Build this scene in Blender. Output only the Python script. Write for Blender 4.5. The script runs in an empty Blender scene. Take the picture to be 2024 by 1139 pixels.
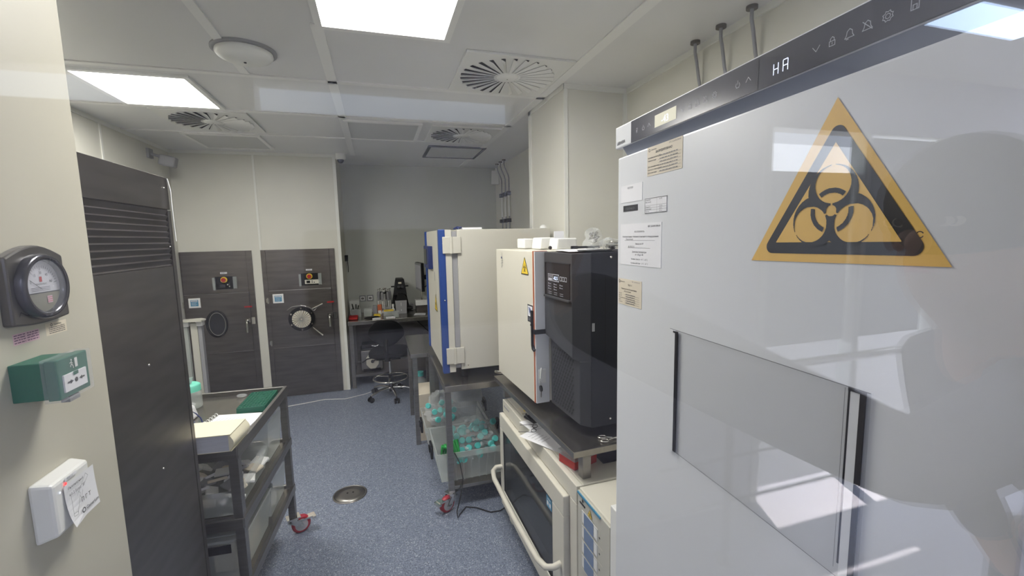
import bpy, math, random
from mathutils import Matrix, Vector
random.seed(7)
PI = math.pi
SC = bpy.context.scene
COL = SC.collection
I4 = Matrix.Identity(4)

# ------------------------------------------------------------------ materials
def lin(c):
    return tuple(((x / 255) / 12.92 if x / 255 <= .04045 else ((x / 255 + .055) / 1.055) ** 2.4) for x in c)

def mat(name, c, rough=.5, metal=0., alpha=1., noise=None, bump=0., emit=0., coat=0., spec=.5, stretch=None, trans=0.):
    m = bpy.data.materials.new(name); m.use_nodes = True
    nt = m.node_tree; b = nt.nodes['Principled BSDF']
    col = (*lin(c), 1)
    b.inputs['Base Color'].default_value = col
    b.inputs['Roughness'].default_value = rough
    b.inputs['Metallic'].default_value = metal
    b.inputs['Specular IOR Level'].default_value = spec
    b.inputs['Alpha'].default_value = alpha
    b.inputs['Coat Weight'].default_value = coat
    b.inputs['Transmission Weight'].default_value = trans
    if emit:
        b.inputs['Emission Color'].default_value = col
        b.inputs['Emission Strength'].default_value = emit
    if noise or bump:
        tc = nt.nodes.new('ShaderNodeTexCoord'); mp = nt.nodes.new('ShaderNodeMapping')
        nt.links.new(tc.outputs['Object'], mp.inputs[0])
        if stretch: mp.inputs['Scale'].default_value = stretch
        nz = nt.nodes.new('ShaderNodeTexNoise'); nz.inputs['Scale'].default_value = (noise or (20,))[0]
        nz.inputs['Detail'].default_value = 4
        nt.links.new(mp.outputs[0], nz.inputs['Vector'])
        if noise:
            rp = nt.nodes.new('ShaderNodeValToRGB')
            k = noise[1]
            rp.color_ramp.elements[0].color = (*[x * (1 - k) for x in col[:3]], 1)
            rp.color_ramp.elements[1].color = (*[min(1, x * (1 + k)) for x in col[:3]], 1)
            rp.color_ramp.elements[0].position = .3; rp.color_ramp.elements[1].position = .7
            nt.links.new(nz.outputs['Fac'], rp.inputs[0]); nt.links.new(rp.outputs[0], b.inputs['Base Color'])
        if bump:
            bp = nt.nodes.new('ShaderNodeBump'); bp.inputs['Strength'].default_value = bump; bp.inputs['Distance'].default_value = .002
            nt.links.new(nz.outputs['Fac'], bp.inputs['Height']); nt.links.new(bp.outputs[0], b.inputs['Normal'])
    return m

def emis(name, c, s):
    m = bpy.data.materials.new(name); m.use_nodes = True
    nt = m.node_tree; nt.nodes.clear()
    e = nt.nodes.new('ShaderNodeEmission'); o = nt.nodes.new('ShaderNodeOutputMaterial')
    e.inputs[0].default_value = (*lin(c), 1); e.inputs[1].default_value = s
    nt.links.new(e.outputs[0], o.inputs[0]); return m

M = {}
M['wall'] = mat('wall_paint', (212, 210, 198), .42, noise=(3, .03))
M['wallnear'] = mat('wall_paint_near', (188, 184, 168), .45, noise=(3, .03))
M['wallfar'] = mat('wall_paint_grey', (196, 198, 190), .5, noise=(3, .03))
M['seam'] = mat('seam_trim', (226, 226, 218), .4)
M['ceil'] = mat('ceiling_paint', (222, 222, 222), .32, noise=(2, .03))
M['rail'] = mat('ceiling_rail', (236, 236, 234), .35)
M['cream1'] = mat('warm_grey_enamel', (194, 191, 179), .42, noise=(2, .02))
M['dark'] = mat('dark_gap', (12, 12, 14), .8)
M['offwhite'] = mat('aged_white', (188, 186, 174), .45)
M['white'] = mat('white_enamel', (226, 226, 222), .35)
M['cream'] = mat('cream_enamel', (206, 202, 188), .38, noise=(2, .02))
M['freezer'] = mat('freezer_white', (214, 216, 218), .3, noise=(1.5, .02))
M['steel'] = mat('brushed_steel', (140, 137, 133), .34, .95, noise=(6, .12), stretch=(1, 1, 14))
M['steeldk'] = mat('brushed_steel_dark', (112, 107, 103), .36, .92, noise=(4, .16), stretch=(1, 1, 7))
M['steeltop'] = mat('steel_top', (150, 146, 138), .25, .95, noise=(9, .1), stretch=(6, 1, 1))
M['chrome'] = mat('chrome', (215, 213, 208), .12, 1.)
M['black'] = mat('black_plastic', (16, 16, 18), .45, spec=.3)
M['charcoal'] = mat('charcoal_panel', (56, 57, 60), .62, spec=.3, noise=(8, .05))
M['charcoal2'] = mat('charcoal_side', (34, 37, 44), .65, spec=.3, noise=(8, .05))
M['screen'] = mat('dark_glass_panel', (36, 37, 41), .2)
M['header'] = mat('header_glass', (58, 58, 66), .18)
M['blue'] = mat('blue_paint', (36, 66, 132), .4)
M['navy'] = mat('navy_plastic', (30, 44, 96), .35)
M['orange'] = mat('orange_line', (196, 104, 62), .5)
M['red'] = mat('red_plastic', (170, 34, 34), .4)
M['redwheel'] = mat('red_polyurethane', (160, 22, 42), .4)
M['redclear'] = mat('clear_red_plastic', (190, 50, 40), .25, alpha=.82)
M['green'] = mat('green_case', (22, 100, 80), .42)
M['greenrack'] = mat('green_rack', (14, 100, 76), .45)
M['greenbag'] = mat('green_film', (22, 150, 60), .2, alpha=.9)
M['teal'] = mat('teal_cap', (78, 178, 172), .4)
M['mint'] = mat('mint_cap', (110, 205, 180), .4)
M['yellow'] = mat('sign_yellow', (222, 180, 92), .45)
M['yel2'] = mat('sticker_yellow', (228, 196, 60), .45)
M['signblack'] = mat('sign_black', (26, 26, 32), .4)
M['ink'] = mat('ink', (52, 52, 56), .6)
M['inkgrey'] = mat('ink_grey', (120, 120, 122), .6)
M['purpleink'] = mat('ink_purple', (92, 62, 92), .6)
M['iconink'] = mat('icon_ink', (170, 170, 178), .5)
M['paper'] = mat('paper', (226, 226, 228), .7)
M['beige'] = mat('beige_label', (214, 204, 184), .7)
M['pink'] = mat('pink_label', (206, 172, 184), .7)
M['bookcream'] = mat('book_cover_cream', (222, 216, 190), .5)
M['pages'] = mat('page_edges', (186, 188, 196), .8, noise=(30, .12), stretch=(.3, .3, 30))
M['kraft'] = mat('kraft_brown', (150, 108, 62), .6)
M['clear'] = mat('translucent_plastic', (206, 212, 208), .3, alpha=.36)
M['clearbox'] = mat('clear_box_plastic', (196, 200, 200), .22, alpha=.26)
M['film'] = mat('plastic_film', (232, 236, 236), .12, alpha=.2, bump=.8)
M['tube'] = mat('clear_tube', (214, 222, 222), .12, alpha=.42)
M['tubefill'] = mat('white_cotton', (216, 214, 206), .8)
M['ovenglass'] = mat('tinted_oven_glass', (30, 38, 42), .06, alpha=.62)
M['recess'] = mat('recess_grey', (132, 138, 152), .35)
M['panelblue'] = mat('panel_blue_grey', (104, 124, 156), .35)
M['skyblue'] = mat('blue_label', (58, 132, 168), .4)
M['rubber'] = mat('black_rubber', (26, 26, 28), .65)
M['fabric'] = mat('black_upholstery', (15, 16, 19), .75, spec=.2)
M['gaugegrey'] = mat('gauge_housing', (104, 102, 100), .28, .75)
M['gaugebezel'] = mat('gauge_bezel', (84, 84, 90), .22, .6)
M['dial'] = mat('gauge_dial', (196, 196, 204), .5)
M['olive'] = mat('gauge_lower_dial', (128, 126, 112), .5)
M['lens'] = mat('clear_lens', (220, 222, 228), .05, alpha=.16)
M['lens2'] = mat('pocket_film', (196, 198, 202), .15, alpha=.1)
M['pvc'] = mat('matte_grey_plastic', (150, 150, 152), .5)
M['filter'] = mat('pleated_filter', (206, 200, 184), .7)
M['led'] = emis('led_white', (214, 226, 255), 1.5)
M['ledsoft'] = emis('led_display_soft', (232, 228, 206), .75)
M['ledred'] = emis('led_red', (255, 60, 60), 2.)
M['lamp'] = emis('lamp_panel', (255, 252, 246), 9.)
M['addedlamp'] = emis('added_lamp_panel', (255, 252, 246), .35)  # for the unseen panel added to brighten the freezer
M['addedlamp2'] = emis('added_corridor_lamp', (226, 234, 255), 34)  # for unseen corridor lights added to brighten freezer and left wall
M['lamp2'] = emis('corridor_lamp_panel', (196, 220, 255), 5)
M['lampoff'] = mat('lamp_panel_off', (196, 197, 196), .35)
M['cwall'] = mat('corridor_wall', (222, 220, 226), .6)
M['blind'] = None
M['cfloor'] = mat('corridor_floor', (176, 172, 178), .5, noise=(30, .05))
M['terrace'] = mat('terrace_concrete', (96, 97, 102), .9, noise=(3, .1))
M['grass'] = mat('grass_ground', (118, 140, 84), .9, noise=(2, .3))
M['skin'] = mat('skin', (190, 145, 122), .55)
M['coat'] = mat('dark_shirt', (104, 100, 106), .8)
M['trouser'] = mat('dark_trousers', (84, 84, 92), .8)
M['hair'] = mat('dark_hair', (34, 28, 24), .7)
M['purplerad'] = mat('wheel_hub_grey', (176, 172, 174), .4)

# speckled vinyl floor
def floor_mat():
    m = bpy.data.materials.new('speckled_vinyl'); m.use_nodes = True
    nt = m.node_tree; b = nt.nodes['Principled BSDF']; b.inputs['Roughness'].default_value = .38
    tc = nt.nodes.new('ShaderNodeTexCoord')
    v = nt.nodes.new('ShaderNodeTexVoronoi'); v.inputs['Scale'].default_value = 230
    nt.links.new(tc.outputs['Object'], v.inputs['Vector'])
    r = nt.nodes.new('ShaderNodeValToRGB'); e = r.color_ramp
    e.interpolation = 'CONSTANT'
    e.elements[0].position = 0; e.elements[0].color = (*lin((90, 98, 114)), 1)
    e.elements[1].position = .2; e.elements[1].color = (*lin((120, 128, 145)), 1)
    for p, c in ((.55, (128, 136, 153)), (.78, (108, 118, 136)), (.93, (172, 177, 186))):
        x = e.elements.new(p); x.color = (*lin(c), 1)
    sep = nt.nodes.new('ShaderNodeSeparateColor')
    nt.links.new(v.outputs['Color'], sep.inputs[0]); nt.links.new(sep.outputs[0], r.inputs[0])
    nt.links.new(r.outputs[0], b.inputs['Base Color'])
    return m
M['floor'] = floor_mat()

def glass_mat():
    m = bpy.data.materials.new('window_glass'); m.use_nodes = True
    nt = m.node_tree; nt.nodes.clear()
    o = nt.nodes.new('ShaderNodeOutputMaterial'); mx = nt.nodes.new('ShaderNodeMixShader')
    t = nt.nodes.new('ShaderNodeBsdfTransparent'); g = nt.nodes.new('ShaderNodeBsdfGlossy')
    g.inputs['Roughness'].default_value = 0.0
    lw = nt.nodes.new('ShaderNodeLayerWeight'); lw.inputs['Blend'].default_value = .5
    pw = nt.nodes.new('ShaderNodeMath'); pw.operation = 'POWER'; pw.inputs[1].default_value = 4.
    mul = nt.nodes.new('ShaderNodeMath'); mul.operation = 'MULTIPLY_ADD'; mul.use_clamp = True
    mul.inputs[1].default_value = .95; mul.inputs[2].default_value = .032
    nt.links.new(lw.outputs['Facing'], pw.inputs[0]); nt.links.new(pw.outputs[0], mul.inputs[0]); nt.links.new(mul.outputs[0], mx.inputs[0])
    nt.links.new(t.outputs[0], mx.inputs[1]); nt.links.new(g.outputs[0], mx.inputs[2])
    nt.links.new(mx.outputs[0], o.inputs[0]); return m
M['glass'] = glass_mat()
def blind_mat():
    m = bpy.data.materials.new('pale_blind'); m.use_nodes = True
    nt = m.node_tree; nt.nodes.clear()
    o = nt.nodes.new('ShaderNodeOutputMaterial'); mx = nt.nodes.new('ShaderNodeMixShader')
    t = nt.nodes.new('ShaderNodeBsdfTranslucent'); d = nt.nodes.new('ShaderNodeBsdfDiffuse')
    t.inputs[0].default_value = (.42, .43, .46, 1); d.inputs[0].default_value = (.42, .43, .45, 1)
    wv = nt.nodes.new('ShaderNodeTexWave'); wv.inputs['Scale'].default_value = 6; tc = nt.nodes.new('ShaderNodeTexCoord')
    nt.links.new(tc.outputs['Object'], wv.inputs[0])
    rr = nt.nodes.new('ShaderNodeMapRange'); rr.inputs[3].default_value = .3; rr.inputs[4].default_value = .5
    nt.links.new(wv.outputs['Fac'], rr.inputs[0]); nt.links.new(rr.outputs[0], mx.inputs[0])
    nt.links.new(d.outputs[0], mx.inputs[1]); nt.links.new(t.outputs[0], mx.inputs[2]); nt.links.new(mx.outputs[0], o.inputs[0]); return m
M['blind'] = blind_mat()

# ------------------------------------------------------------------ mesh builder
class B:
    def __init__(s, fr=I4, m='white'):
        s.v = []; s.f = []; s.mi = []; s.sm = []; s.mats = []; s.fr = fr; s.use(m)
    def use(s, m):
        if m not in s.mats: s.mats.append(m)
        s.cur = s.mats.index(m); return s
    def frame(s, fr): s.fr = fr; return s
    def add(s, vs, fs, smooth=False):
        n = len(s.v); s.v += [s.fr @ Vector(p) for p in vs]
        for f in fs: s.f.append([n + i for i in f]); s.mi.append(s.cur); s.sm.append(smooth)
        return s
    def box(s, x0, x1, y0, y1, z0, z1):
        v = [(x, y, z) for z in (z0, z1) for y in (y0, y1) for x in (x0, x1)]
        return s.add(v, [(0, 2, 3, 1), (4, 5, 7, 6), (0, 1, 5, 4), (2, 6, 7, 3), (0, 4, 6, 2), (1, 3, 7, 5)])
    def hexa(s, lo, hi):   # two quads of 4 points each
        return s.add(list(lo) + list(hi), [(3, 2, 1, 0), (4, 5, 6, 7), (0, 1, 5, 4), (1, 2, 6, 5), (2, 3, 7, 6), (3, 0, 4, 7)])
    def quad(s, a, b, c, d): return s.add([a, b, c, d], [(0, 1, 2, 3)])
    def rect(s, u0, u1, v0, v1, w=0): return s.quad((u0, v0, w), (u1, v0, w), (u1, v1, w), (u0, v1, w))
    def cyl(s, p0, p1, r0, r1=None, n=16, cap=True, smooth=True):
        r1 = r0 if r1 is None else r1
        p0 = Vector(p0); p1 = Vector(p1); d = (p1 - p0).normalized()
        a = d.orthogonal().normalized(); b = d.cross(a)
        vs = []
        for p, r in ((p0, r0), (p1, r1)):
            for i in range(n):
                t = 2 * PI * i / n; vs.append(p + (a * math.cos(t) + b * math.sin(t)) * r)
        fs = [(i, (i + 1) % n, n + (i + 1) % n, n + i) for i in range(n)]
        s.add(vs, fs, smooth)
        if cap: s.add(vs, [tuple(range(n - 1, -1, -1)), tuple(range(n, 2 * n))])
        return s
    def lathe(s, prof, c=(0, 0, 0), n=24, ax='z', cap=True):
        vs = []
        for r, h in prof:
            for i in range(n):
                t = 2 * PI * i / n; x, y = r * math.cos(t), r * math.sin(t)
                p = (x, y, h) if ax == 'z' else ((x, h, y) if ax == 'y' else (h, x, y))
                vs.append((c[0] + p[0], c[1] + p[1], c[2] + p[2]))
        fs = []
        for k in range(len(prof) - 1):
            for i in range(n):
                fs.append((k * n + i, k * n + (i + 1) % n, (k + 1) * n + (i + 1) % n, (k + 1) * n + i))
        s.add(vs, fs, True)
        if cap: s.add(vs, [tuple(range(n - 1, -1, -1)), tuple(range((len(prof) - 1) * n, len(prof) * n))])
        return s
    def tube(s, pts, r, n=8, closed=False):
        pts = [Vector(p) for p in pts]; m = len(pts); vs = []; up = None
        for i, p in enumerate(pts):
            if closed: d = pts[(i + 1) % m] - pts[i - 1]
            else: d = pts[min(i + 1, m - 1)] - pts[max(i - 1, 0)]
            d.normalize()
            if up is None: up = d.orthogonal().normalized()
            up = (up - d * up.dot(d)).normalized(); b = d.cross(up)
            rr = r[i] if isinstance(r, (list, tuple)) else r
            for k in range(n):
                t = 2 * PI * k / n; vs.append(p + (up * math.cos(t) + b * math.sin(t)) * rr)
        fs = []
        for i in range(m if closed else m - 1):
            j = (i + 1) % m
            for k in range(n): fs.append((i * n + k, i * n + (k + 1) % n, j * n + (k + 1) % n, j * n + k))
        s.add(vs, fs, True)
        if not closed: s.add(vs, [tuple(range(n - 1, -1, -1)), tuple(range((m - 1) * n, m * n))])
        return s
    def sphere(s, c, r, n=16, m=10, sc=(1, 1, 1)):
        prof = [(max(1e-4, math.sin(PI * k / m)), -math.cos(PI * k / m)) for k in range(m + 1)]
        vs = []
        for q, h in prof:
            for i in range(n):
                t = 2 * PI * i / n
                vs.append((c[0] + r * sc[0] * q * math.cos(t), c[1] + r * sc[1] * q * math.sin(t), c[2] + r * sc[2] * h))
        fs = [(k * n + i, k * n + (i + 1) % n, (k + 1) * n + (i + 1) % n, (k + 1) * n + i) for k in range(m) for i in range(n)]
        return s.add(vs, fs, True)
    def disc(s, cu, cv, r, w=0, n=28, ry=None):
        ry = ry or r
        return s.add([(cu + r * math.cos(2 * PI * i / n), cv + ry * math.sin(2 * PI * i / n), w) for i in range(n)], [tuple(range(n))])
    def ring(s, cu, cv, r0, r1, w=0, n=32, a0=0, a1=2 * PI, k=1.):
        vs = []
        for i in range(n + 1):
            t = a0 + (a1 - a0) * i / n
            vs += [(cu + r0 * math.cos(t), cv + k * r0 * math.sin(t), w), (cu + r1 * math.cos(t), cv + k * r1 * math.sin(t), w)]
        return s.add(vs, [(2 * i, 2 * i + 1, 2 * i + 3, 2 * i + 2) for i in range(n)])
    def line(s, pts, wd, w=0):
        for a, b in zip(pts, pts[1:]):
            d = Vector((b[0] - a[0], b[1] - a[1])); L = d.length
            if L < 1e-7: continue
            d /= L; p = Vector((-d.y, d.x)) * wd / 2; e = d * wd / 2
            s.quad((a[0] - p.x - e.x, a[1] - p.y - e.y, w), (b[0] - p.x + e.x, b[1] - p.y + e.y, w), (b[0] + p.x + e.x, b[1] + p.y + e.y, w), (a[0] + p.x - e.x, a[1] + p.y - e.y, w))
        return s
    def raster(s, fn, u0, u1, v0, v1, nx, ny, w=0):
        du = (u1 - u0) / nx; dv = (v1 - v0) / ny
        for j in range(ny):
            v = v0 + (j + .5) * dv; st = None
            for i in range(nx + 1):
                on = i < nx and fn(u0 + (i + .5) * du, v)
                if on and st is None: st = i
                if not on and st is not None:
                    s.rect(u0 + st * du, u0 + i * du, v - dv * .52, v + dv * .52, w); st = None
        return s
    def poly(s, pts, w0, w1):
        n = len(pts)
        vs = [(p[0], p[1], w0) for p in pts] + [(p[0], p[1], w1) for p in pts]
        return s.add(vs, [tuple(range(n - 1, -1, -1)), tuple(range(n, 2 * n))] + [(i, (i + 1) % n, n + (i + 1) % n, n + i) for i in range(n)])
    def text(s, t, u, v, h, w=0, align='LEFT', sx=1., bold=0.):
        cu = bpy.data.curves.new('t', 'FONT'); cu.body = t; cu.size = h / .73; cu.align_x = align; cu.resolution_u = 2; cu.offset = bold * h
        o = bpy.data.objects.new('t', cu); me = bpy.data.meshes.new_from_object(o)
        s.add([(u + p.co.x * sx, v + p.co.y, w) for p in me.vertices], [tuple(p.vertices) for p in me.polygons])
        bpy.data.objects.remove(o); bpy.data.meshes.remove(me); bpy.data.curves.remove(cu)
        return s

W = {}
def thing(name, label, cat, loc=(0, 0, 0), rotz=0, group=None):
    o = bpy.data.objects.new(name, None); COL.objects.link(o); o.empty_display_size = .05
    o.location = loc; o.rotation_euler = (0, 0, rotz)
    W[o.name] = Matrix.Translation(Vector(loc)) @ Matrix.Rotation(rotz, 4, 'Z')
    o['label'] = label; o['category'] = cat
    if group: o['group'] = group
    return o

def obj(name, b, parent=None, bev=0., label=None, stuff=False, sub=0):
    me = bpy.data.meshes.new(name)
    if parent is not None: Wm = W[parent.name]
    else:
        xs = [p.x for p in b.v]; ys = [p.y for p in b.v]; zs = [p.z for p in b.v]
        Wm = Matrix.Translation(((min(xs) + max(xs)) / 2, (min(ys) + max(ys)) / 2, min(zs)))
    inv = Wm.inverted()
    me.from_pydata([tuple(inv @ p) for p in b.v], [], b.f)
    for m in b.mats: me.materials.append(M[m])
    me.polygons.foreach_set('material_index', b.mi); me.polygons.foreach_set('use_smooth', b.sm)
    me.update()
    o = bpy.data.objects.new(name, me); COL.objects.link(o)
    if parent is not None: o.parent = parent
    else: o.matrix_world = Wm; o.location = Wm.translation
    W[o.name] = Wm
    if label: o['label'] = label
    if stuff: o['kind'] = 'stuff'
    if bev:
        md = o.modifiers.new('bevel', 'BEVEL'); md.width = bev; md.segments = 2; md.limit_method = 'ANGLE'
    if sub:
        md = o.modifiers.new('sub', 'SUBSURF'); md.levels = sub; md.render_levels = sub
    return o

def single(name, b, label, cat, group=None, bev=0., sub=0):
    o = obj(name, b, None, bev, sub=sub); o['label'] = label; o['category'] = cat
    if group: o['group'] = group
    return o

def struct(name, b, bev=0.):
    o = obj(name, b, None, bev); o['kind'] = 'structure'; return o

def FR(o, u, v):
    u = Vector(u).normalized(); v = Vector(v).normalized(); w = u.cross(v)
    return Matrix(((u.x, v.x, w.x, o[0]), (u.y, v.y, w.y, o[1]), (u.z, v.z, w.z, o[2]), (0, 0, 0, 1)))

def dup(root, loc, rot=(0, 0, 0), label=None, group=None):
    r = root.copy(); COL.objects.link(r); r.location = loc; r.rotation_euler = rot
    if label: r['label'] = label
    if group: r['group'] = group
    for ch in list(root.children):
        c = ch.copy(); COL.objects.link(c); c.parent = r
        for g in list(ch.children):
            d = g.copy(); COL.objects.link(d); d.parent = c
    return r

ZC = 2.55
YG = .16
# ================================================================== SETTING
struct('floor', B(m='floor').box(-1.95, 1.65, YG, 5.77, -.06, 0))
c = B(m='ceil').box(-1.95, 1.65, YG, 5.77, ZC, ZC + .06)
struct('ceiling', c)
k = 0
def trim(b):
    global k
    k += 1; return struct('trim_%d' % k, b)
zr = ZC - .006
trim(B(m='rail').box(-.215, -.165, 2.08, 5.04, zr, ZC))
trim(B(m='rail').box(1.045, 1.1, .4, 5.66, zr, ZC))
trim(B(m='rail').box(-1.845, 1.1, 2.76, 2.80, zr, ZC))
trim(B(m='rail').box(-1.845, 1.1, 3.50, 3.54, zr, ZC))
trim(B(m='rail').box(-1.845, 1.1, 4.22, 4.25, zr, ZC))
trim(B(m='rail').box(-.64, -.60, .3, 2.75, zr, ZC))
struct('wall_left', B(m='wall').box(-1.95, -1.85, 1.2, 5.05, 0, ZC))
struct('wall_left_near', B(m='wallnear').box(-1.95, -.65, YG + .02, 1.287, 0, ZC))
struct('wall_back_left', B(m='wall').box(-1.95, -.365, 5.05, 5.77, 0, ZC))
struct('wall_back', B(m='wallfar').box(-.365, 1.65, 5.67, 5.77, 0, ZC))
struct('wall_right', B(m='wall').box(1.54, 1.65, YG, 5.67, 0, ZC))
struct('wall_right_column', B(m='wall').box(1.112, 1.54, 2.5, 3.12, 0, ZC))
trim(B(m='seam').box(1.112, 1.135, 2.494, 2.5, 0, ZC))
trim(B(m='seam').box(1.515, 1.54, 2.494, 2.5, 0, ZC))
trim(B(m='seam').box(1.106, 1.112, 3.07, 3.12, 0, ZC))
trim(B(m='seam').box(1.106, 1.112, 2.5, 3.12, ZC - .03, ZC))
trim(B(m='seam').box(1.112, 1.54, 2.492, 2.5, ZC - .03, ZC))
trim(B(m='seam').box(1.53, 1.54, .3, 2.49, ZC - .03, ZC))
trim(B(m='seam').box(-1.85, -.365, 5.04, 5.05, ZC - .03, ZC))
trim(B(m='seam').box(-.395, -.365, 5.044, 5.05, 0, ZC - .03))
trim(B(m='seam').box(-1.145, -1.125, 5.044, 5.05, 1.575, ZC - .03))
trim(B(m='seam').box(-1.85, -1.84, 1.3, 5.04, ZC - .03, ZC))
trim(B(m='seam').box(-1.85, -1.843, 3.95, 3.97, 0, ZC - .03))
trim(B(m='seam').box(1.53, 1.54, 3.9, 3.92, 0, ZC))
trim(B(m='seam').box(.80, 1.54, 5.655, 5.67, 0, .06))
struct('window_1', B(m='glass').box(-1.2, 1.5, YG - .006, YG, .1, 2.5))
trim(B(m='white').box(-1.25, 1.55, YG - .03, YG + .02, 0, .1))
trim(B(m='white').box(-1.25, 1.55, YG - .03, YG + .02, 2.5, 2.6))
# corridor on the camera's side of the glass
struct('wall_front_left', B(m='cwall').box(-4, -1.2, YG - .05, YG + .01, 0, 2.6))
struct('wall_front_right', B(m='cwall').box(1.5, 9, YG - .05, YG + .01, 0, 2.6))
struct('floor_corridor', B(m='cfloor').box(-4, 9, -1.78, YG - .05, -.06, 0))
b = B(m='white').box(-4, 9, -1.78, YG - .05, 2.6, 2.66)
struct('ceiling_corridor', b)
YW = -1.68
b = B(m='cwall')                       # window wall of the corridor with its openings
def ww(x0, x1, z0, z1): b.box(x0, x1, YW - .1, YW, z0, z1)
ww(-4, 9, 2.28, 2.6); ww(-4, 2.1, 0, 2.165); ww(-1.5 - 2.5, -1.5, 2.165, 2.28)
ww(-.69, -.425, 2.165, 2.28); ww(.625, 2.1, 2.165, 2.28); ww(6.6, 9, 0, 2.28); ww(2.1, 6.6, 2.235, 2.28)
struct('wall_corridor_window', b)
for i, x in enumerate((2.1, 2.87, 3.6, 4.3, 5.1, 5.9)):
    struct('trim_%d' % (60 + i), B(m='white').box(x, x + .05, YW - .07, YW + .02, 0, 2.235))
struct('wall_corridor_left', B(m='cwall').box(-4.1, -4, -1.78, YG, 0, 2.6))
struct('wall_corridor_right', B(m='cwall').box(9, 9.1, -1.78, YG, 0, 2.6))
struct('ground_outside', B(m='terrace').box(-10, 14, -7, -1.79, -.2, -.1).use('grass').box(-60, 60, -60, -7, -.3, -.15))
# corridor window blinds; the first added to block sky the arm should hide
for x, x1, z0, z1, l in ((2.16, 2.86, .95, 2.0, 'pale grey blind added over the first corridor window to darken its mirrored view'), (2.93, 3.58, .95, 2.22, 'pale grey blind lowered in the second corridor window, mirrored beside the warning sign'), (3.66, 4.28, .95, 2.22, 'pale grey blind in the third corridor window, mirrored near the right edge'), (4.36, 5.08, 1.25, 2.22, 'pale grey blind in the fourth corridor window, mirrored at the right edge'), (5.16, 5.88, 1.25, 2.22, 'pale grey blind in the fifth corridor window'), (5.96, 6.55, 1.25, 2.22, 'pale grey blind in the last corridor window')):
    single('window_blind', B(m='blind').box(x, x1, YW - .05, YW - .04, z0, z1), l, 'blind')
rl = thing('handrail', 'steel handrail along the corridor windows, mirrored at lower right', 'handrail', (3, -1.33, 0))
for z, r in ((.98, .022), (.55, .009), (.32, .009)):
    obj('rail', B(m='chrome').tube([(1.2, -1.33, z), (8.5, -1.33, z)], r, 10), rl)
for x in (1.6, 3.19, 4.8, 6.4, 8.0):
    obj('post', B(m='chrome').cyl((x, -1.33, 0), (x, -1.33, .98), .02).cyl((x, -1.33, 0), (x, -1.33, .015), .05), rl)
for x, l in ((2.5, 'square ceiling light of the corridor, mirrored at the top right corner'), (-2.4, 'unseen corridor fill light added at the far left, behind the viewer'), (.05, 'unseen corridor fill light added directly behind the viewer'), (5., 'unseen corridor fill light added furthest to the right behind the viewer')):  # all but the mirrored one are added, unseen fill for wall and freezer
    t = thing('ceiling_light', l, 'light', (x + .33, -1.1, 2.59))
    obj('diffuser', B(m='lamp2' if x == 2.5 else 'addedlamp2').box(x, x + .65, -1.18, -.98, 2.592, 2.599), t)
    obj('frame', B(m='white').box(x - .03, x + .68, -1.21, -.95, 2.595, 2.6), t)

# ================================================================== CEILING THINGS
def panel(x0, x1, y0, y1, label, lit, dark=False, m='lamp'):
    t = thing('ceiling_light', label, 'light', ((x0 + x1) / 2, (y0 + y1) / 2, ZC - .02), group=None)
    b = B(m='charcoal' if dark else 'rail'); e = .028; z0, z1 = ZC - .014, ZC
    b.box(x0 - e, x1 + e, y0 - e, y0, z0, z1).box(x0 - e, x1 + e, y1, y1 + e, z0, z1).box(x0 - e, x0, y0, y1, z0, z1).box(x1, x1 + e, y0, y1, z0, z1)
    obj('frame', b, t)
    obj('diffuser', B(m=m if lit else 'lampoff').box(x0, x1, y0, y1, ZC - .009, ZC - .002), t)
panel(-.167, .34, 1.53, 2.07, 'lit square ceiling light panel nearest the glass, cut by the top edge', True)
panel(-.167, .34, .45, .99, 'unseen fill light panel added above the viewer just inside the glass', True, m='addedlamp')  # unseen panel added as fill for the freezer, not a known fixture
panel(-1.45, -.945, 2.885, 3.45, 'lit square ceiling light panel at upper left', True)
panel(-.16, .37, 3.62, 4.19, 'unlit square light panel in the far ceiling left of the small swirl vent', False)
panel(.56, 1.08, 4.42, 4.96, 'unlit ceiling light panel with dark border, right of the dome camera', False, True)
panel(-1.44, -.92, 4.29, 4.83, 'unlit ceiling light panel behind the far left swirl vent', False)

def vent(cx, cy, label):
    t = thing('ceiling_vent', label, 'vent', (cx, cy, ZC - .02), group='swirl vents in the ceiling')
    h = .287
    b = B(m='white').box(cx - h, cx + h, cy - h, cy + h, ZC - .012, ZC)
    obj('plate', b, t, .002)
    s = B(m='dark'); z = ZC - .0135
    bl = B(m='white')
    for i in range(26):
        a = 2 * PI * i / 26
        d = Vector((math.cos(a), math.sin(a))); p = Vector((-d.y, d.x))
        r0, r1 = .075, .262; w0, w1 = .003, .0115
        q = [cx + d.x * r0 - p.x * w0, cy + d.y * r0 - p.y * w0]
        A = (cx + d.x * r0 - p.x * w0, cy + d.y * r0 - p.y * w0); Bq = (cx + d.x * r1 - p.x * w1, cy + d.y * r1 - p.y * w1)
        C = (cx + d.x * r1 + p.x * w1, cy + d.y * r1 + p.y * w1); D = (cx + d.x * r0 + p.x * w0, cy + d.y * r0 + p.y * w0)
        s.quad((*A, z), (*D, z), (*C, z), (*Bq, z))
        # blade hanging from one long edge of the slot
        dz0, dz1 = .004, .014
        k2 = .9
        C2 = (cx + d.x * r1 + p.x * w1 * k2, cy + d.y * r1 + p.y * w1 * k2); D2 = (cx + d.x * r0 + p.x * w0 * k2, cy + d.y * r0 + p.y * w0 * k2)
        bl.quad((*A, z - .001), (*Bq, z - .001), (*C2, z - dz1), (*D2, z - dz0))
    obj('slot', s, t); obj('blade', bl, t)
    obj('hub', B(m='white').lathe([(.06, 0), (.055, -.006), (.012, -.009)], (cx, cy, ZC - .012), 24).use('dark').disc(cx, cy, .004, ZC - .0225), t)
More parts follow.
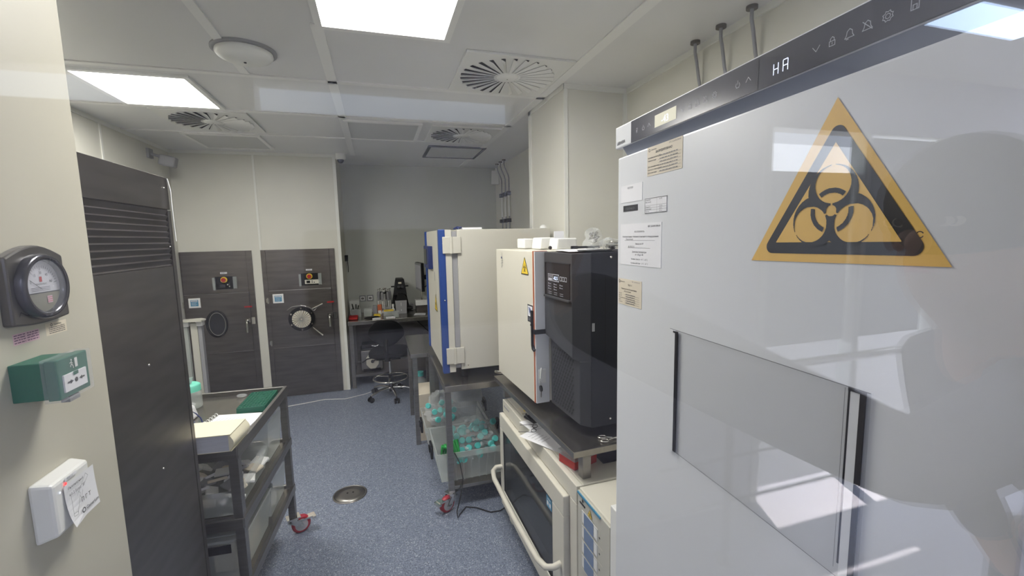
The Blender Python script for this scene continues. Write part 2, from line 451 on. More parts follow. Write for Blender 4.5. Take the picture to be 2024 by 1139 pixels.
vent(.75, 2.455, 'large square swirl vent with radial slots, nearest above the middle')
vent(.76, 3.90, 'small-looking square swirl vent further back between two unlit panels')
vent(-1.10, 3.83, 'square swirl vent at left behind the lit panel')

t = thing('ceiling_valve', 'round white disc air valve on the ceiling at upper left', 'vent', (-.545, 2.44, ZC - .06))
obj('ring', B(m='pvc').lathe([(.138, 0), (.138, -.008), (.118, -.012), (.118, 0)], (-.545, 2.44, ZC), 40, cap=False), t)
obj('disc', B(m='white').lathe([(.118, 0), (.122, -.02), (.112, -.034), (.08, -.048), (.02, -.055)], (-.545, 2.44, ZC), 40).use('dark').cyl((-.545, 2.44, ZC - .058), (-.545, 2.44, ZC - .055), .006), t)

t = thing('dome_camera', 'small white dome camera with black lens on the ceiling by the alcove', 'camera', (-.31, 5.0, ZC - .1))
obj('housing', B(m='white').lathe([(.05, 0), (.052, -.05), (.042, -.06)], (-.31, 5.0, ZC), 24), t)
obj('lens_dome', B(m='black').sphere((-.31, 5.0, ZC - .062), .034), t)
t = thing('wall_camera', 'grey camera on a wall bracket above the louvred steel cabinet', 'camera', (-1.72, 4.66, 2.35))
obj('bracket', B(m='pvc').box(-1.85, -1.83, 4.62, 4.70, 2.40, 2.48).tube([(-1.84, 4.66, 2.44), (-1.78, 4.66, 2.42), (-1.73, 4.66, 2.40)], .012), t)
obj('housing', B(FR((-1.72, 4.66, 2.38), (1, 0, -.25), (0, 1, 0)), 'pvc').box(-.05, .07, -.045, .045, -.045, .045), t, .012)
t = thing('wireless_box', 'small white tilted box in the far upper corner of the alcove', 'box', (1.5, 5.5, 2.36))
obj('housing', B(FR((1.50, 5.52, 2.41), (.9, -.45, 0), (.1, .2, 1)), 'white').box(-.05, .05, -.09, .09, -.02, .02), t, .006)
obj('bracket', B(m='pvc').cyl((1.50, 5.52, 2.41), (1.54, 5.58, 2.41), .01), t)

def pipe(y, x0, label, grp, clamps=False, xw=1.525):
    t = thing('ceiling_pipe', label, 'pipe', (xw, y, 0), group=grp)
    obj('tube', B(m='pvc').tube([(x0, y, ZC), (x0, y, ZC - .05), (x0 + .01, y, ZC - .09), (xw - .01, y, ZC - .17), (xw, y, ZC - .21), (xw, y, .3)], .0075, 10), t)
    obj('flange', B(m='steeldk').cyl((x0, y, ZC - .012), (x0, y, ZC), .022), t)
    if clamps:
        for z in (2.165, 1.85): obj('clamp', B(m='black').box(xw - .03, 1.54, y - .03, y + .03, z - .022, z + .022), t, .003)
        obj('sleeve', B(m='white').cyl((xw, y, 1.9), (xw, y, 2.14), .012), t)
for y, l in ((1.826, 'thin grey ceiling pipe nearest the column, above the freezer'), (1.664, 'middle thin grey ceiling pipe above the freezer'), (1.498, 'thin grey ceiling pipe nearest the camera, above the freezer')):
    pipe(y, 1.49, l, None)
for y, l in ((5.324, 'far corner pipe with black clamps, leftmost of three'), (5.169, 'far corner pipe with black clamps, middle of three'), (5.022, 'far corner pipe with black clamps, rightmost of three')):
    pipe(y, 1.47, l, None, True)

# ================================================================== LEFT WALL DEVICES
FL = FR((-.6508, 0, 0), (0, 1, 0), (0, 0, 1))     # u = Y, v = Z, w = +X
t = thing('pressure_gauge', 'grey round-dial differential pressure gauge on the left wall', 'gauge', (-.65, 1.08, 1.5))
def plate_pts(y0, y1, z0, zs, zt, n=10):
    pts = [(y0, z0)]
    pts += [(y0 + (y1 - y0) * i / n, z0 - .006 * math.sin(PI * i / n)) for i in range(1, n)]
    pts += [(y1, z0), (y1, zs)]
    pts += [(y1 + (y0 - y1) * i / n, zs + (zt - zs) * math.sin(PI * i / n)) for i in range(1, n)]
    pts += [(y0, zs)]
    return pts
obj('housing', B(FL, 'gaugegrey').poly(plate_pts(1.008, 1.16, 1.507, 1.632, 1.654), 0, .018), t, .004)
gy, gz = 1.084, 1.574
obj('bezel', B(FR((-.65, gy, gz), (0, 1, 0), (0, 0, 1)), 'gaugebezel').lathe([(.064, .014), (.064, .026), (.059, .032), (.052, .030), (.050, .02)], (0, 0, 0), 40, cap=False), t)
d = B(FR((-.65, gy, gz), (0, 1, 0), (0, 0, 1)), 'dial')
w = .0195
d.disc(0, 0, .051, w, 40).use('olive')
d.raster(lambda u, v: u * u + v * v < .0505 ** 2 and v < -.012, -.051, .051, -.051, -.012, 40, 24, w + .0004)
d.use('signblack').rect(-.05, .05, -.0135, -.0115, w + .0008)
for i in range(21):
    a = PI * (.08 + .84 * i / 20); r0 = .036 if i % 5 == 0 else .040
    d.line([(r0 * math.cos(a), -.004 + r0 * math.sin(a)), (.044 * math.cos(a), -.004 + .044 * math.sin(a))], .0008, w + .0006)
d.use('ink')
for i, s in enumerate(('60', '45', '30', '15', '0')):
    a = PI * (.14 + .72 * i / 4); d.text(s, .030 * math.cos(a), -.006 + .030 * math.sin(a), .0055, w + .0006, 'CENTER')
d.text('MAGNEHELIC', 0, .003, .0035, w + .0006, 'CENTER').text('Pa', .022, .006, .005, w + .0006)
for i in range(3): d.line([(-.028, -.002 - .003 * i), (.022, -.002 - .003 * i)], .0007, w + .0006)
d.use('red').rect(-.004, .003, .009, .019, w + .0006)
d.use('signblack').line([(.0, -.006), (-.03, .014)], .001, w + .001)
obj('dial', d, t)
obj('red_tag', B(FR((-.65, gy, gz), (0, 1, 0), (0, 0, 1)), 'pink').rect(.010, .024, -.034, -.020, w + .0012).use('red').line([(.011, -.023), (.023, -.023)], .001, w + .0016).line([(.011, -.027), (.023, -.027)], .001, w + .0016).line([(.011, -.031), (.023, -.031)], .001, w + .0016), t)
obj('lens', B(FR((-.65, gy, gz), (0, 1, 0), (0, 0, 1)), 'lens').lathe([(.054, .028), (.045, .033), (.025, .037), (.002, .038)], (0, 0, 0), 36, cap=False), t)
obj('emblem', B(FL, 'signblack').line([(1.022, 1.524), (1.026, 1.531), (1.04, 1.523), (1.058, 1.521)], .0018, .0188), t)

def lines_label(bb, u0, u1, vs, seed, hh=.003, w=.001, gap=.3):
    rn = random.Random(seed)
    for v in vs:
        u = u0
        while u < u1:
            L = rn.uniform(.004, .013) * (hh / .003)
            bb.rect(u, min(u + L, u1), v, v + hh * .62, w); u += L + .0018 * (hh / .003)
F2 = FR((-.6505, 1.027, 1.469), (0, 1, .0), (0, 0, 1))
b = B(F2, 'pink').box(0, .066, 0, .021, 0, .0006).use('purpleink')
lines_label(b, .002, .03, (.003, .008, .0125, .017), 3, .0028); lines_label(b, .034, .064, (.003, .008, .0125, .017), 4, .0028)
single('sticker', b, 'small pink printed sticker under the pressure gauge', 'sticker')
b = B(FR((-.6505, 1.112, 1.470), (0, 1, 0), (0, 0, 1)), 'beige').box(0, .062, 0, .025, 0, .0006).use('ink')
b.text('Generium', .024, .0185, .004, .0009).ring(.017, .0205, .002, .0032, .0009)
lines_label(b, .008, .056, (.003, .0068, .0105, .0142), 5, .002)
single('sticker', b, 'small beige printed sticker right below the pressure gauge', 'sticker')

# call point: protrudes from the wall
t = thing('call_point', 'green emergency door release call point box on the left wall', 'call point', (-.65, 1.03, 1.365))
obj('back_box', B(FL, 'green').box(1.005, 1.092, 1.366, 1.437, 0, .052), t, .002)
obj('front_plate', B(FL, 'green').box(1.001, 1.093, 1.364, 1.44, .054, .072), t, .002)
obj('clear_cover', B(FL, 'lens').box(.998, 1.096, 1.361, 1.443, .05, .0765), t, .001)
w = .0745
b = B(FL, 'paper').box(1.014, 1.080, 1.375, 1.408, .072, w)
b.use('signblack').disc(1.047, 1.392, .0045, w + .0006)
for sg in (-1, 1):
    b.rect(1.047 + sg * .021 - .004, 1.047 + sg * .021 + .004, 1.3905, 1.3935, w + .0006)
    x = 1.047 + sg * .008
    b.add([(x, 1.392, w + .0006), (x + sg * .009, 1.396, w + .0006), (x + sg * .009, 1.388, w + .0006)], [(0, 1, 2)])
b.use('green').rect(1.04, 1.055, 1.402, 1.409, w + .0007)
obj('press_pane', b, t)
b = B(FL, 'white')
b.disc(1.040, 1.4325, .0017, w).line([(1.040, 1.430), (1.039, 1.424), (1.036, 1.420)], .0018, w).line([(1.039, 1.424), (1.043, 1.421), (1.044, 1.416)], .0018, w).line([(1.035, 1.427), (1.039, 1.428), (1.043, 1.425)], .0014, w).rect(1.049, 1.057, 1.416, 1.434, w)
obj('running_man_symbol', b, t)
obj('key_tab', B(FL, 'pvc').box(1.03, 1.06, 1.352, 1.362, .056, .07), t)

t = thing('card_reader', 'white card reader with a printed paper taped over it, low on the left wall', 'card reader', (-.65, 1.065, 1.08))
obj('housing', B(FL, 'white').hexa([(1.004, 1.082, 0), (1.128, 1.082, 0), (1.128, 1.204, 0), (1.004, 1.204, 0)], [(1.012, 1.09, .034), (1.122, 1.09, .034), (1.122, 1.196, .034), (1.012, 1.196, .034)]), t, .006)
obj('status_light', B(FL, 'ledred').disc(1.045, 1.182, .0032, .0358, 14), t, label='red indicator light')
obj('indicator', B(FL, 'led').disc(1.027, 1.174, .002, .0358, 12), t)
b = B(FL, 'paper').box(1.044, 1.078, 1.187, 1.194, .035, .0362).use('ink').text('ИМ-1.1', 1.048, 1.1885, .004, .0366)
obj('name_strip', b, t)
b = B(FL, 'paper')
n = 8
vs = []
for i in range(n + 1):
    v = 1.092 + .088 * i / n
    for j in range(3):
        u = 1.036 + .094 * j / 2
        vs.append((u, v, .0365 + (.012 * (1 - i / n) ** 3 if j == 0 else .004 * (1 - i / n) ** 2)))
b.add(vs, [(i * 3 + j, i * 3 + j + 1, i * 3 + j + 4, i * 3 + j + 3) for i in range(n) for j in range(2)])
w = .0405
b.use('ink').text('Инженерный', 1.040, 1.170, .0055, w).text('4.0-2 Бокс "В"', 1.040, 1.156, .0058, w + .001).text('П Г Т', 1.072, 1.126, .009, w + .001, bold=.02).text('Generium', 1.082, 1.104, .0075, w + .002, bold=.02)
b.ring(1.074, 1.1075, .0035, .0055, w + .002)
b.use('inkgrey').line([(1.041, 1.160), (1.043, 1.112), (1.054, 1.110), (1.056, 1.116), (1.043, 1.118)], .0007, w + .003).line([(1.056, 1.112), (1.07, 1.148), (1.065, 1.153)], .0007, w + .002).line([(1.062, 1.146), (1.094, 1.178), (1.101, 1.170), (1.082, 1.155)], .0007, w + .001).line([(1.068, 1.143), (1.072, 1.135), (1.078, 1.150)], .0007, w + .002)
obj('paper_note', b, t)

# ================================================================== STEEL CABINET (left)
t = thing('steel_cabinet', 'tall brushed steel cabinet with louvred upper door, beside the left wall', 'cabinet', (-.95, 1.53, 0))
FS = FR((-.66, 0, 0), (0, 1, 0), (0, 0, 1))
obj('carcass', B(m='steeldk').box(-1.3, -.668, 1.297, 1.772, .02, 1.871), t)
obj('top_panel', B(FS, 'steeldk').box(1.297, 1.772, 1.766, 1.871, -.008, 0), t, .001)
b = B(FS, 'steeldk').box(1.297, 1.745, .06, 1.578, -.008, .0).box(1.749, 1.772, .06, 1.762, -.008, .001)
for z0 in [1.58 + .0182 * i for i in range(10)]:
    pass
for i in range(10):
    z0 = 1.580 + .0182 * i
    b.add([(1.297, z0, 0), (1.745, z0, 0), (1.745, z0 + .004, -.006), (1.297, z0 + .004, -.006), (1.297, z0 + .0178, .002), (1.745, z0 + .0178, .002)], [(0, 1, 2, 3), (3, 2, 5, 4)])
obj('door', b, t)
for u, v in ((1.512, 1.299), (1.736, 1.642), (1.525, .97), (1.737, 1.835)): obj('screw', B(FS, 'chrome').sphere((u, v, .001), .0035, 10, 6), t)
obj('cable', B(m='white').tube([(-.655, 1.760, 1.868), (-.651, 1.766, 1.83), (-.650, 1.762, 1.79), (-.652, 1.768, 1.74), (-.65, 1.765, 1.66)], .002, 6), t)
obj('plinth', B(m='dark').box(-1.28, -.68, 1.31, 1.76, 0, .02), t)

# ================================================================== BACK WALL STEEL UNITS
FB = FR((0, 5.05, 0), (1, 0, 0), (0, 0, 1))      # u = X, v = Z, w = toward camera
def steel_unit(x0, x1, dx0, dx1, label, kind):
    t = thing('passthrough_chamber', label, 'chamber', ((x0 + x1) / 2, 5.05, 0))
    b = B(FB, 'steeldk').box(x0, x1, .005, 1.572, 0, .012)
    obj('front_panel', b, t)
    fr = B(FB, 'steeldk').box(x0, dx0 - .004, .005, 1.572, .012, .018).box(dx1 + .006, x1, .005, 1.572, .012, .018).box(dx0, dx1, 1.155, 1.572, .012, .017).box(dx0, dx1, .02, .535, .012, .017)
    obj('frame', fr, t, .001)
    d = obj('door', B(FB, 'steeldk').box(dx0, dx1, .545, 1.148, .012, .03).use('steel').box(dx0, dx1, 1.146, 1.151, .012, .034).box(dx0, dx1, .541, .545, .012, .034), t, .001)
    for z in (1.05, .60):
        obj('hinge', B(FB, 'chrome').cyl((dx0 - .012, z - .03, .03), (dx0 - .012, z + .03, .03), .009).box(dx0 - .03, dx0 + .01, z - .02, z + .02, .018, .026), d)
    hb = B(FB, 'chrome').box(dx1 - .05, dx1 - .005, .84, .88, .03, .045).tube([(dx1 - .03, .86, .045), (dx1 - .03, .86, .07), (dx1 - .03, .83, .075), (dx1 - .03, .74, .07)], .011).box(dx1 + .008, dx1 + .04, .82, .89, .018, .04)
    obj('latch_handle', hb, d)
    obj('red_tape', B(FB, 'red').box(dx1 - .05, dx1 + .02, .993, 1.008, .03, .0315), t)
    b = B(FB, 'white').box(dx0 + .035, dx0 + .135, 1.02, 1.115, .03, .036)
    b.use('skyblue').box(dx0 + .052, dx0 + .118, 1.036, 1.098, .036, .0375).use('paper').rect(dx0 + .058, dx0 + .112, 1.082, 1.094, .038).use('ink').rect(dx0 + .062, dx0 + .106, 1.086, 1.089, .0385)
    b.use('paper')
    for i in range(4): b.rect(dx0 + .06, dx0 + .10 + .01 * (i % 2), 1.044 + .009 * i, 1.046 + .009 * i, .038)
    obj('door_sign', b, d, .003, label='white framed sign with a blue notice')
    cx0, cx1 = (-1.563, -1.378) if kind == 1 else (-.781, -.588)
    b = B(FB, 'black').box(cx0, cx1, 1.19, 1.318, .017, .022)
    cp = obj('control_panel', b, t, .004)
    ex = (cx0 + cx1) / 2 - .01
    e = B(FB, 'yel2').cyl((ex, 1.285, .022), (ex, 1.285, .03), .03, n=20).use('red').cyl((ex, 1.285, .03), (ex, 1.285, .05), .018, .021, n=20)
    obj('emergency_button', e, cp)
    if kind == 2: obj('display', B(FB, 'cream').box(cx0 + .04, cx1 - .01, 1.205, 1.248, .022, .03).use('black').box(cx0 + .055, cx0 + .09, 1.213, 1.24, .03, .031).use('ink').box(cx0 + .105, cx0 + .115, 1.215, 1.225, .03, .031).box(cx0 + .105, cx0 + .115, 1.23, 1.24, .03, .031).box(cx0 + .125, cx0 + .135, 1.215, 1.225, .03, .031), cp)
    else: obj('display', B(FB, 'charcoal').box(cx0 + .04, cx0 + .09, 1.21, 1.24, .022, .028).use('chrome').disc(cx0 + .11, 1.235, .006, .023).disc(cx0 + .125, 1.218, .006, .023), cp)
    obj('clear_flap', B(FB, 'clear').box(cx0 - .014, cx0 + .006, 1.185, 1.31, .02, .045), cp); obj('clear_flap', B(FB, 'clear').box(cx1 - .02, cx1 + .01, 1.195, 1.315, .02, .045), cp)
    obj('name_strip', B(FB, 'paper').box(ex - .03, ex + .03, 1.345, 1.362, .017, .019).use('ink').text('ШЛЮЗ ' + str(kind), ex - .022, 1.349, .009, .0195), t)
    return t, d
t, d = steel_unit(-1.845, -1.22, -1.835, -1.272, 'brushed steel wall chamber with dark oval port, left of the pair', 1)
obj('round_port', B(FB, 'black').poly([(-1.575 + .094 * math.cos(2 * PI * i / 36), .845 + .137 * math.sin(2 * PI * i / 36)) for i in range(36)], .03, .05).use('screen').disc(-1.575, .845, .075, .0505, 36, .118).use('chrome').ring(-1.568, .845, .070, .073, .051, 36, k=1.6), d)
t, d = steel_unit(-1.137, -.437, -1.09, -.49, 'brushed steel wall chamber with round pleated filter port, right of the pair', 2)
b = B(FB, 'black').cyl((-.795, .84, .03), (-.795, .84, .055), .128, n=40)
b.use('chrome')
for i in range(6):
    a = PI / 6 + i * PI / 3; b.cyl((-.795 + .114 * math.cos(a), .84 + .114 * math.sin(a), .055), (-.795 + .114 * math.cos(a), .84 + .114 * math.sin(a), .062), .009, n=10)
p = obj('round_port', b, d)
b = B(FB, 'filter'); nn = 48; vs = [(-.795, .84, .066)]
for i in range(nn): vs.append((-.795 + .092 * math.cos(2 * PI * i / nn), .84 + .092 * math.sin(2 * PI * i / nn), .058 if i % 2 else .072))
b.add(vs, [(0, 1 + i, 1 + (i + 1) % nn) for i in range(nn)])
b.use('inkgrey')
for i in range(24):
    a = 2 * PI * i / 24; b.line([(-.795 + .012 * math.cos(a), .84 + .012 * math.sin(a)), (-.795 + .088 * math.cos(a), .84 + .088 * math.sin(a))], .0028, .0735)
obj('pleated_filter', b, p)
for a, b2 in (((-.685, .945, .07), (-.575, .995, .09)), ((-.69, .745, .07), (-.595, .655, .09))):
    obj('lever', B(FB, 'chrome').tube([a, b2], [.006, .011], 10), d)
obj('guide_wire', B(FB, 'chrome').tube([(-.93, .94, .04), (-.88, .975, .05), (-.79, .985, .055), (-.72, .965, .06), (-.67, .92, .06), (-.62, .975, .05)], .003, 6), d)

# white upright column stand behind the trolley
t = thing('column_stand', 'white upright column with flat top plate standing behind the left trolley', 'stand', (-1.51, 4.3, 0))
obj('column', B(m='offwhite').box(-1.54, -1.49, 4.27, 4.33, .03, .985), t, .003)
obj('side_rail', B(m='clear').box(-1.595, -1.565, 4.28, 4.31, .03, .96), t)
obj('side_rail', B(m='pvc').box(-1.488, -1.46, 4.275, 4.325, .03, .97), t, .002)
obj('top_plate', B(m='offwhite').poly([(-1.64, 4.25), (-1.44, 4.22), (-1.43, 4.30), (-1.48, 4.36), (-1.60, 4.34)], 1.0, 1.012), t)
for x in (-1.575, -1.475): obj('bracket', B(m='white').box(x - .025, x + .025, 4.27, 4.33, .955, 1.0), t, .006)
obj('base', B(m='white').box(-1.66, -1.36, 4.15, 4.45, 0, .03), t, .004)

# ================================================================== DESK IN ALCOVE
t = thing('steel_desk', 'stainless steel desk along the back wall under the microscope', 'table', (.32, 5.35, 0))
obj('top', B(m='steeltop').box(-.349, 1.2, 5.04, 5.65, .72, .763), t, .002)
for x in (-.34, 1.14):
    for y in (5.06, 5.58): obj('leg', B(m='steel').box(x, x + .04, y, y + .04, 0, .72), t)
obj('shelf', B(m='steel').box(-.30, 1.14, 5.1, 5.6, .115, .145), t)
obj('rear_panel', B(m='steeldk').box(-.30, 1.14, 5.62, 5.63, .16, .70), t)
obj('brace', B(m='black').tube([(.42, 5.6, .64), (.60, 5.6, .45)], .005, 6), t)

def simple(name, label, cat, parts, loc, group=None):
    t = thing(name, label, cat, loc, group=group)
    for pn, bb, bv in parts: obj(pn, bb, t, bv)
    return t
DZ = .764
# pump under the desk
t = thing('vacuum_pump', 'grey laboratory pump with cream round head on the shelf under the desk', 'pump', (-.13, 5.3, .145))
obj('housing', B(m='charcoal').box(-.245, -.0, 5.2, 5.45, .155, .40), t, .01)
obj('front_frame', B(m='steel').box(-.24, -.005, 5.19, 5.198, .16, .385), t, .004)
obj('base', B(m='black').box(-.22, -.03, 5.18, 5.42, .146, .175), t)
fp = FR((-.115, 5.185, .27), (1, 0, 0), (0, 0, 1))
obj('pump_head', B(fp, 'cream').poly([(.075 * math.cos(PI / 8 + PI / 4 * i), .095 * math.sin(PI / 8 + PI / 4 * i)) for i in range(8)], 0, .04), t, .006)
obj('lever', B(fp, 'charcoal').tube([(0, 0, .04), (.05, .03, .06), (.09, .06, .06)], .008), t)
obj('knob', B(fp, 'ink').cyl((0, 0, .04), (0, 0, .055), .018), t)
simple('storage_box', 'dark box with silver clasp on top of the pump under the desk', 'box', [('body', B(m='black').box(-.23, -.03, 5.25, 5.42, .401, .445), .006), ('clasp', B(m='chrome').tube([(-.12, 5.245, .43), (-.08, 5.24, .42), (-.04, 5.245, .43)], .006), 0)], (-.13, 5.33, .401))

# desk items
def ibox(name, label, cat, x0, x1, y0, y1, z0, z1, m, bev=.003, group=None):
    return single(name, B(m=m).box(x0, x1, y0, y1, z0, z1), label, cat, group, bev)
t = thing('open_tray', 'red open tray at the left end of the steel desk', 'tray', (-.27, 5.2, DZ))
obj('tray', B(m='red').box(-.345, -.245, 5.14, 5.30, DZ, DZ + .005).box(-.345, -.34, 5.14, 5.30, DZ, DZ + .028).box(-.25, -.245, 5.14, 5.30, DZ, DZ + .028).box(-.345, -.245, 5.14, 5.145, DZ, DZ + .028).box(-.345, -.245, 5.295, 5.3, DZ, DZ + .028), t)
b = B(m='clear').box(-.325, -.215, 5.33, 5.46, DZ, DZ + .085)
single('plastic_box', b, 'translucent box behind the red tray on the desk', 'box', bev=.003)
for i, (x, y) in enumerate(((-.30, 5.38), (-.27, 5.41), (-.25, 5.38))):
    single('marker_pen', B(m='black').cyl((x, y, DZ + .086), (x + .01 * (i - 1), y, DZ + .15 - .01 * i), .006, n=10), ['black marker pen standing left in the translucent box on the desk', 'black marker pen standing middle in the translucent box on the desk', 'black marker pen standing right in the translucent box on the desk'][i], 'pen')
ibox('folder_box', 'upright white folder box against the back wall at the desk left end', 'box', -.345, -.235, 5.50, 5.62, DZ, .935, 'white')
ibox('plastic_box', 'grey translucent upright box beside the yellow tube rack', 'box', -.185, -.095, 5.33, 5.44, DZ, DZ + .085, 'clear')
t = thing('tube_rack', 'low yellow rack on the desk beside the grey box', 'rack', (-.05, 5.30, DZ))
obj('rack', B(m='yel2').box(-.075, .0, 5.28, 5.35, DZ, DZ + .022), t, .003)
for x, y, h, m_, l in ((-.06, 5.50, .10, 'pvc', 'small grey reagent box at the back of the desk, left'), (-.005, 5.48, .11, 'orange', 'small orange reagent box at the back of the desk'), (.045, 5.52, .10, 'pvc', 'small grey reagent box right of the orange one'), (-.05, 5.52, .09, 'white', 'low white reagent box behind the yellow rack')):
    ibox('reagent_box', l, 'box', x - .024, x + .024, y - .03 if m_ != 'white' else y + .035, y + .03 if m_ != 'white' else y + .06, DZ, DZ + h, m_)
ibox('reagent_box', 'small white reagent box in front of the orange one', 'box', -.025, .012, 5.37, 5.41, DZ, DZ + .05, 'white')
b = B(m='clear').box(.035, .155, 5.24, 5.33, DZ, DZ + .055).use('yel2').box(.04, .15, 5.245, 5.325, DZ + .056, DZ + .068)
single('pipette_tip_box', b, 'clear tip box with yellow tips at the middle of the desk', 'box', bev=.002)
for i, (x, y) in enumerate(((-.12, 5.13), (-.07, 5.16))):
    single('glove_bundle', B(m='black').sphere((x, y, DZ + .014), .05, 12, 8, (1.2, .7, .26)), ['black crumpled glove beside the red tray on the desk', 'second black crumpled glove in front of the yellow rack'][i], 'glove')
ibox('note_pad', 'white note pad in front of the yellow rack on the desk', 'pad', -.09, .0, 5.085, 5.125, DZ + .0, DZ + .012, 'paper', 0)
ibox('note_pad', 'white note pad in front of the clear tip box', 'pad', .06, .16, 5.09, 5.17, DZ, DZ + .008, 'paper', 0)
single('glass_beaker', B(m='clear').lathe([(.03, 0), (.032, .06), (.034, .07)], (.195 - .02, 5.16, DZ), 18), 'short clear beaker in front of the white microscope body', 'beaker')
t = thing('wash_bottle', 'small white bottle with cap between the pipette carousel and the microscope', 'bottle', (.125, 5.42, DZ))
obj('bottle', B(m='white').lathe([(.022, 0), (.022, .055), (.010, .072), (.010, .085)], (.15, 5.40, DZ), 18), t)
obj('cap', B(m='white').lathe([(.014, .085), (.014, .115)], (.15, 5.40, DZ), 16), t)
ibox('tip_tray', 'white low tray behind the pipette carousel base', 'tray', .0, .15, 5.57, 5.64, DZ, DZ + .06, 'white')

# pipette carousel
cx, cy = .055, 5.50
t = thing('pipette_carousel', 'white round pipette carousel stand on the desk', 'stand', (cx, cy, DZ))
obj('base', B(m='white').lathe([(.07, 0), (.072, .012), (.045, .03), (.015, .04)], (cx, cy, DZ), 28), t)
obj('pole', B(m='white').cyl((cx, cy, DZ + .035), (cx, cy, 1.03), .011), t)
obj('carousel_ring', B(m='black').lathe([(.03, 0), (.05, .0), (.05, .014), (.03, .014)], (cx, cy, 1.005), 24), t)
obj('knob', B(m='chrome').sphere((cx, cy, 1.06), .014), t)
pm = None
labs = ['grey pipette hanging at the left of the carousel', 'grey pipette hanging front left of the carousel', 'grey pipette hanging front right of the carousel', 'grey pipette hanging at the right of the carousel', 'grey pipette hanging at the back right of the carousel', 'grey pipette hanging at the back left of the carousel']
p0 = None
for i in range(6):
    a = PI + PI / 3 * i + .2; loc = (cx + .07 * math.cos(a), cy + .07 * math.sin(a), .83)
    if p0 is None:
        p0 = thing('pipette', labs[0], 'pipette', loc, a, 'pipettes on the carousel')
        L = Vector(loc)
        fr = Matrix.Translation(L) @ Matrix.Rotation(a, 4, 'Z')
        obj('tip_cone', B(fr, 'white').cyl((0, 0, 0), (0, 0, .09), .004, .008, 10), p0)
        obj('grip', B(fr, 'pvc').hexa([(-.01, -.01, .09), (.01, -.01, .09), (.01, .01, .09), (-.01, .01, .09)], [(-.018, -.013, .195), (.012, -.013, .195), (.012, .013, .195), (-.018, .013, .195)]), p0, .003)
        obj('finger_hook', B(fr, 'black').box(-.045, -.01, -.008, .008, .183, .193), p0)
        obj('plunger', B(fr, 'chrome').cyl((0, 0, .195), (0, 0, .225), .004).cyl((0, 0, .225), (0, 0, .232), .011), p0)
    else: dup(p0, loc, (0, 0, a), labs[i])

# microscope
t = thing('microscope', 'black inverted microscope with pale front body on the desk', 'microscope', (.24, 5.42, DZ))
obj('front_body', B(m='pvc').hexa([(.183, 5.34, DZ), (.305, 5.34, DZ), (.30, 5.47, DZ), (.188, 5.47, DZ)], [(.175, 5.34, .925), (.31, 5.34, .925), (.305, 5.47, .925), (.18, 5.47, .925)]).use('white').box(.24, .246, 5.336, 5.34, .86, .9).box(.24, .246, 5.336, 5.34, .80, .82), t, .006)
obj('stage', B(m='black').hexa([(.185, 5.345, .925), (.305, 5.345, .925), (.33, 5.52, .925), (.165, 5.52, .925)], [(.215, 5.40, 1.01), (.275, 5.40, 1.01), (.30, 5.52, 1.0), (.19, 5.52, 1.0)]), t)
obj('pillar', B(m='black').hexa([(.12, 5.48, DZ), (.17, 5.48, DZ), (.19, 5.58, DZ), (.13, 5.58, DZ)], [(.185, 5.48, 1.11), (.225, 5.48, 1.11), (.225, 5.58, 1.11), (.19, 5.58, 1.11)]).hexa([(.31, 5.48, DZ + .05), (.35, 5.48, DZ + .05), (.35, 5.58, DZ + .05), (.30, 5.58, DZ + .05)], [(.255, 5.48, 1.11), (.295, 5.48, 1.11), (.295, 5.58, 1.11), (.26, 5.58, 1.11)]), t)
obj('head', B(m='black').hexa([(.165, 5.40, .985), (.32, 5.40, .985), (.32, 5.55, .985), (.165, 5.55, .985)], [(.19, 5.42, 1.175), (.295, 5.42, 1.175), (.285, 5.55, 1.185), (.20, 5.55, 1.185)]), t, .006)
obj('eyepiece', B(m='charcoal').cyl((.225, 5.44, 1.06), (.225, 5.35, 1.09), .017), t); obj('eyepiece', B(m='charcoal').cyl((.265, 5.44, 1.06), (.265, 5.35, 1.09), .017), t)
obj('side_knob', B(m='black').cyl((.14, 5.46, 1.085), (.345, 5.46, 1.085), .008), t)
obj('focus_knob', B(m='black').cyl((.30, 5.40, .82), (.365, 5.40, .82), .03).cyl((.365, 5.40, .82), (.38, 5.40, .82), .018), t)
obj('warning_mark', B(FR((0, 5.38, 0), (1, 0, 0), (0, .55, 1)), 'white').line([(.236, .952), (.244, .968), (.252, .952), (.236, .952)], .003, .012), t)
obj('amber_label', B(m='bookcream').box(.225, .262, 5.412, 5.416, 1.12, 1.14), t)

# monitor
t = thing('monitor', 'computer monitor seen edge-on, facing left, above the right end of the desk', 'monitor', (.47, 5.4, DZ))
fm = FR((.465, 5.40, 1.2), (-.10, 1, 0), (0, 0, 1))     # u along the screen, w = +X side (the back)
obj('housing', B(fm, 'black').box(-.19, .15, -.17, .17, .0, .035), t, .004)
obj('screen', B(fm, 'pvc').box(-.186, .146, -.165, .165, -.008, -.001).use('dial').box(-.175, .135, -.14, .14, -.0095, -.008), t)
obj('mount', B(m='black').box(.49, .53, 5.33, 5.43, 1.15, 1.23).cyl((.53, 5.38, 1.19), (.58, 5.38, 1.19), .03).box(.495, .51, 5.26, 5.29, 1.265, 1.285).box(.495, .51, 5.26, 5.29, 1.085, 1.105), t)
obj('stand', B(m='chrome').cyl((.50, 5.45, .9), (.50, 5.45, 1.05), .012).tube([(.58, 5.38, 1.19), (.60, 5.42, 1.1), (.50, 5.45, 1.04)], .01), t)
obj('base_box', B(m='white').box(.42, .56, 5.42, 5.55, .84, .905), t, .003)
obj('riser', B(m='steeldk').box(.43, .62, 5.44, 5.60, DZ, .838), t)
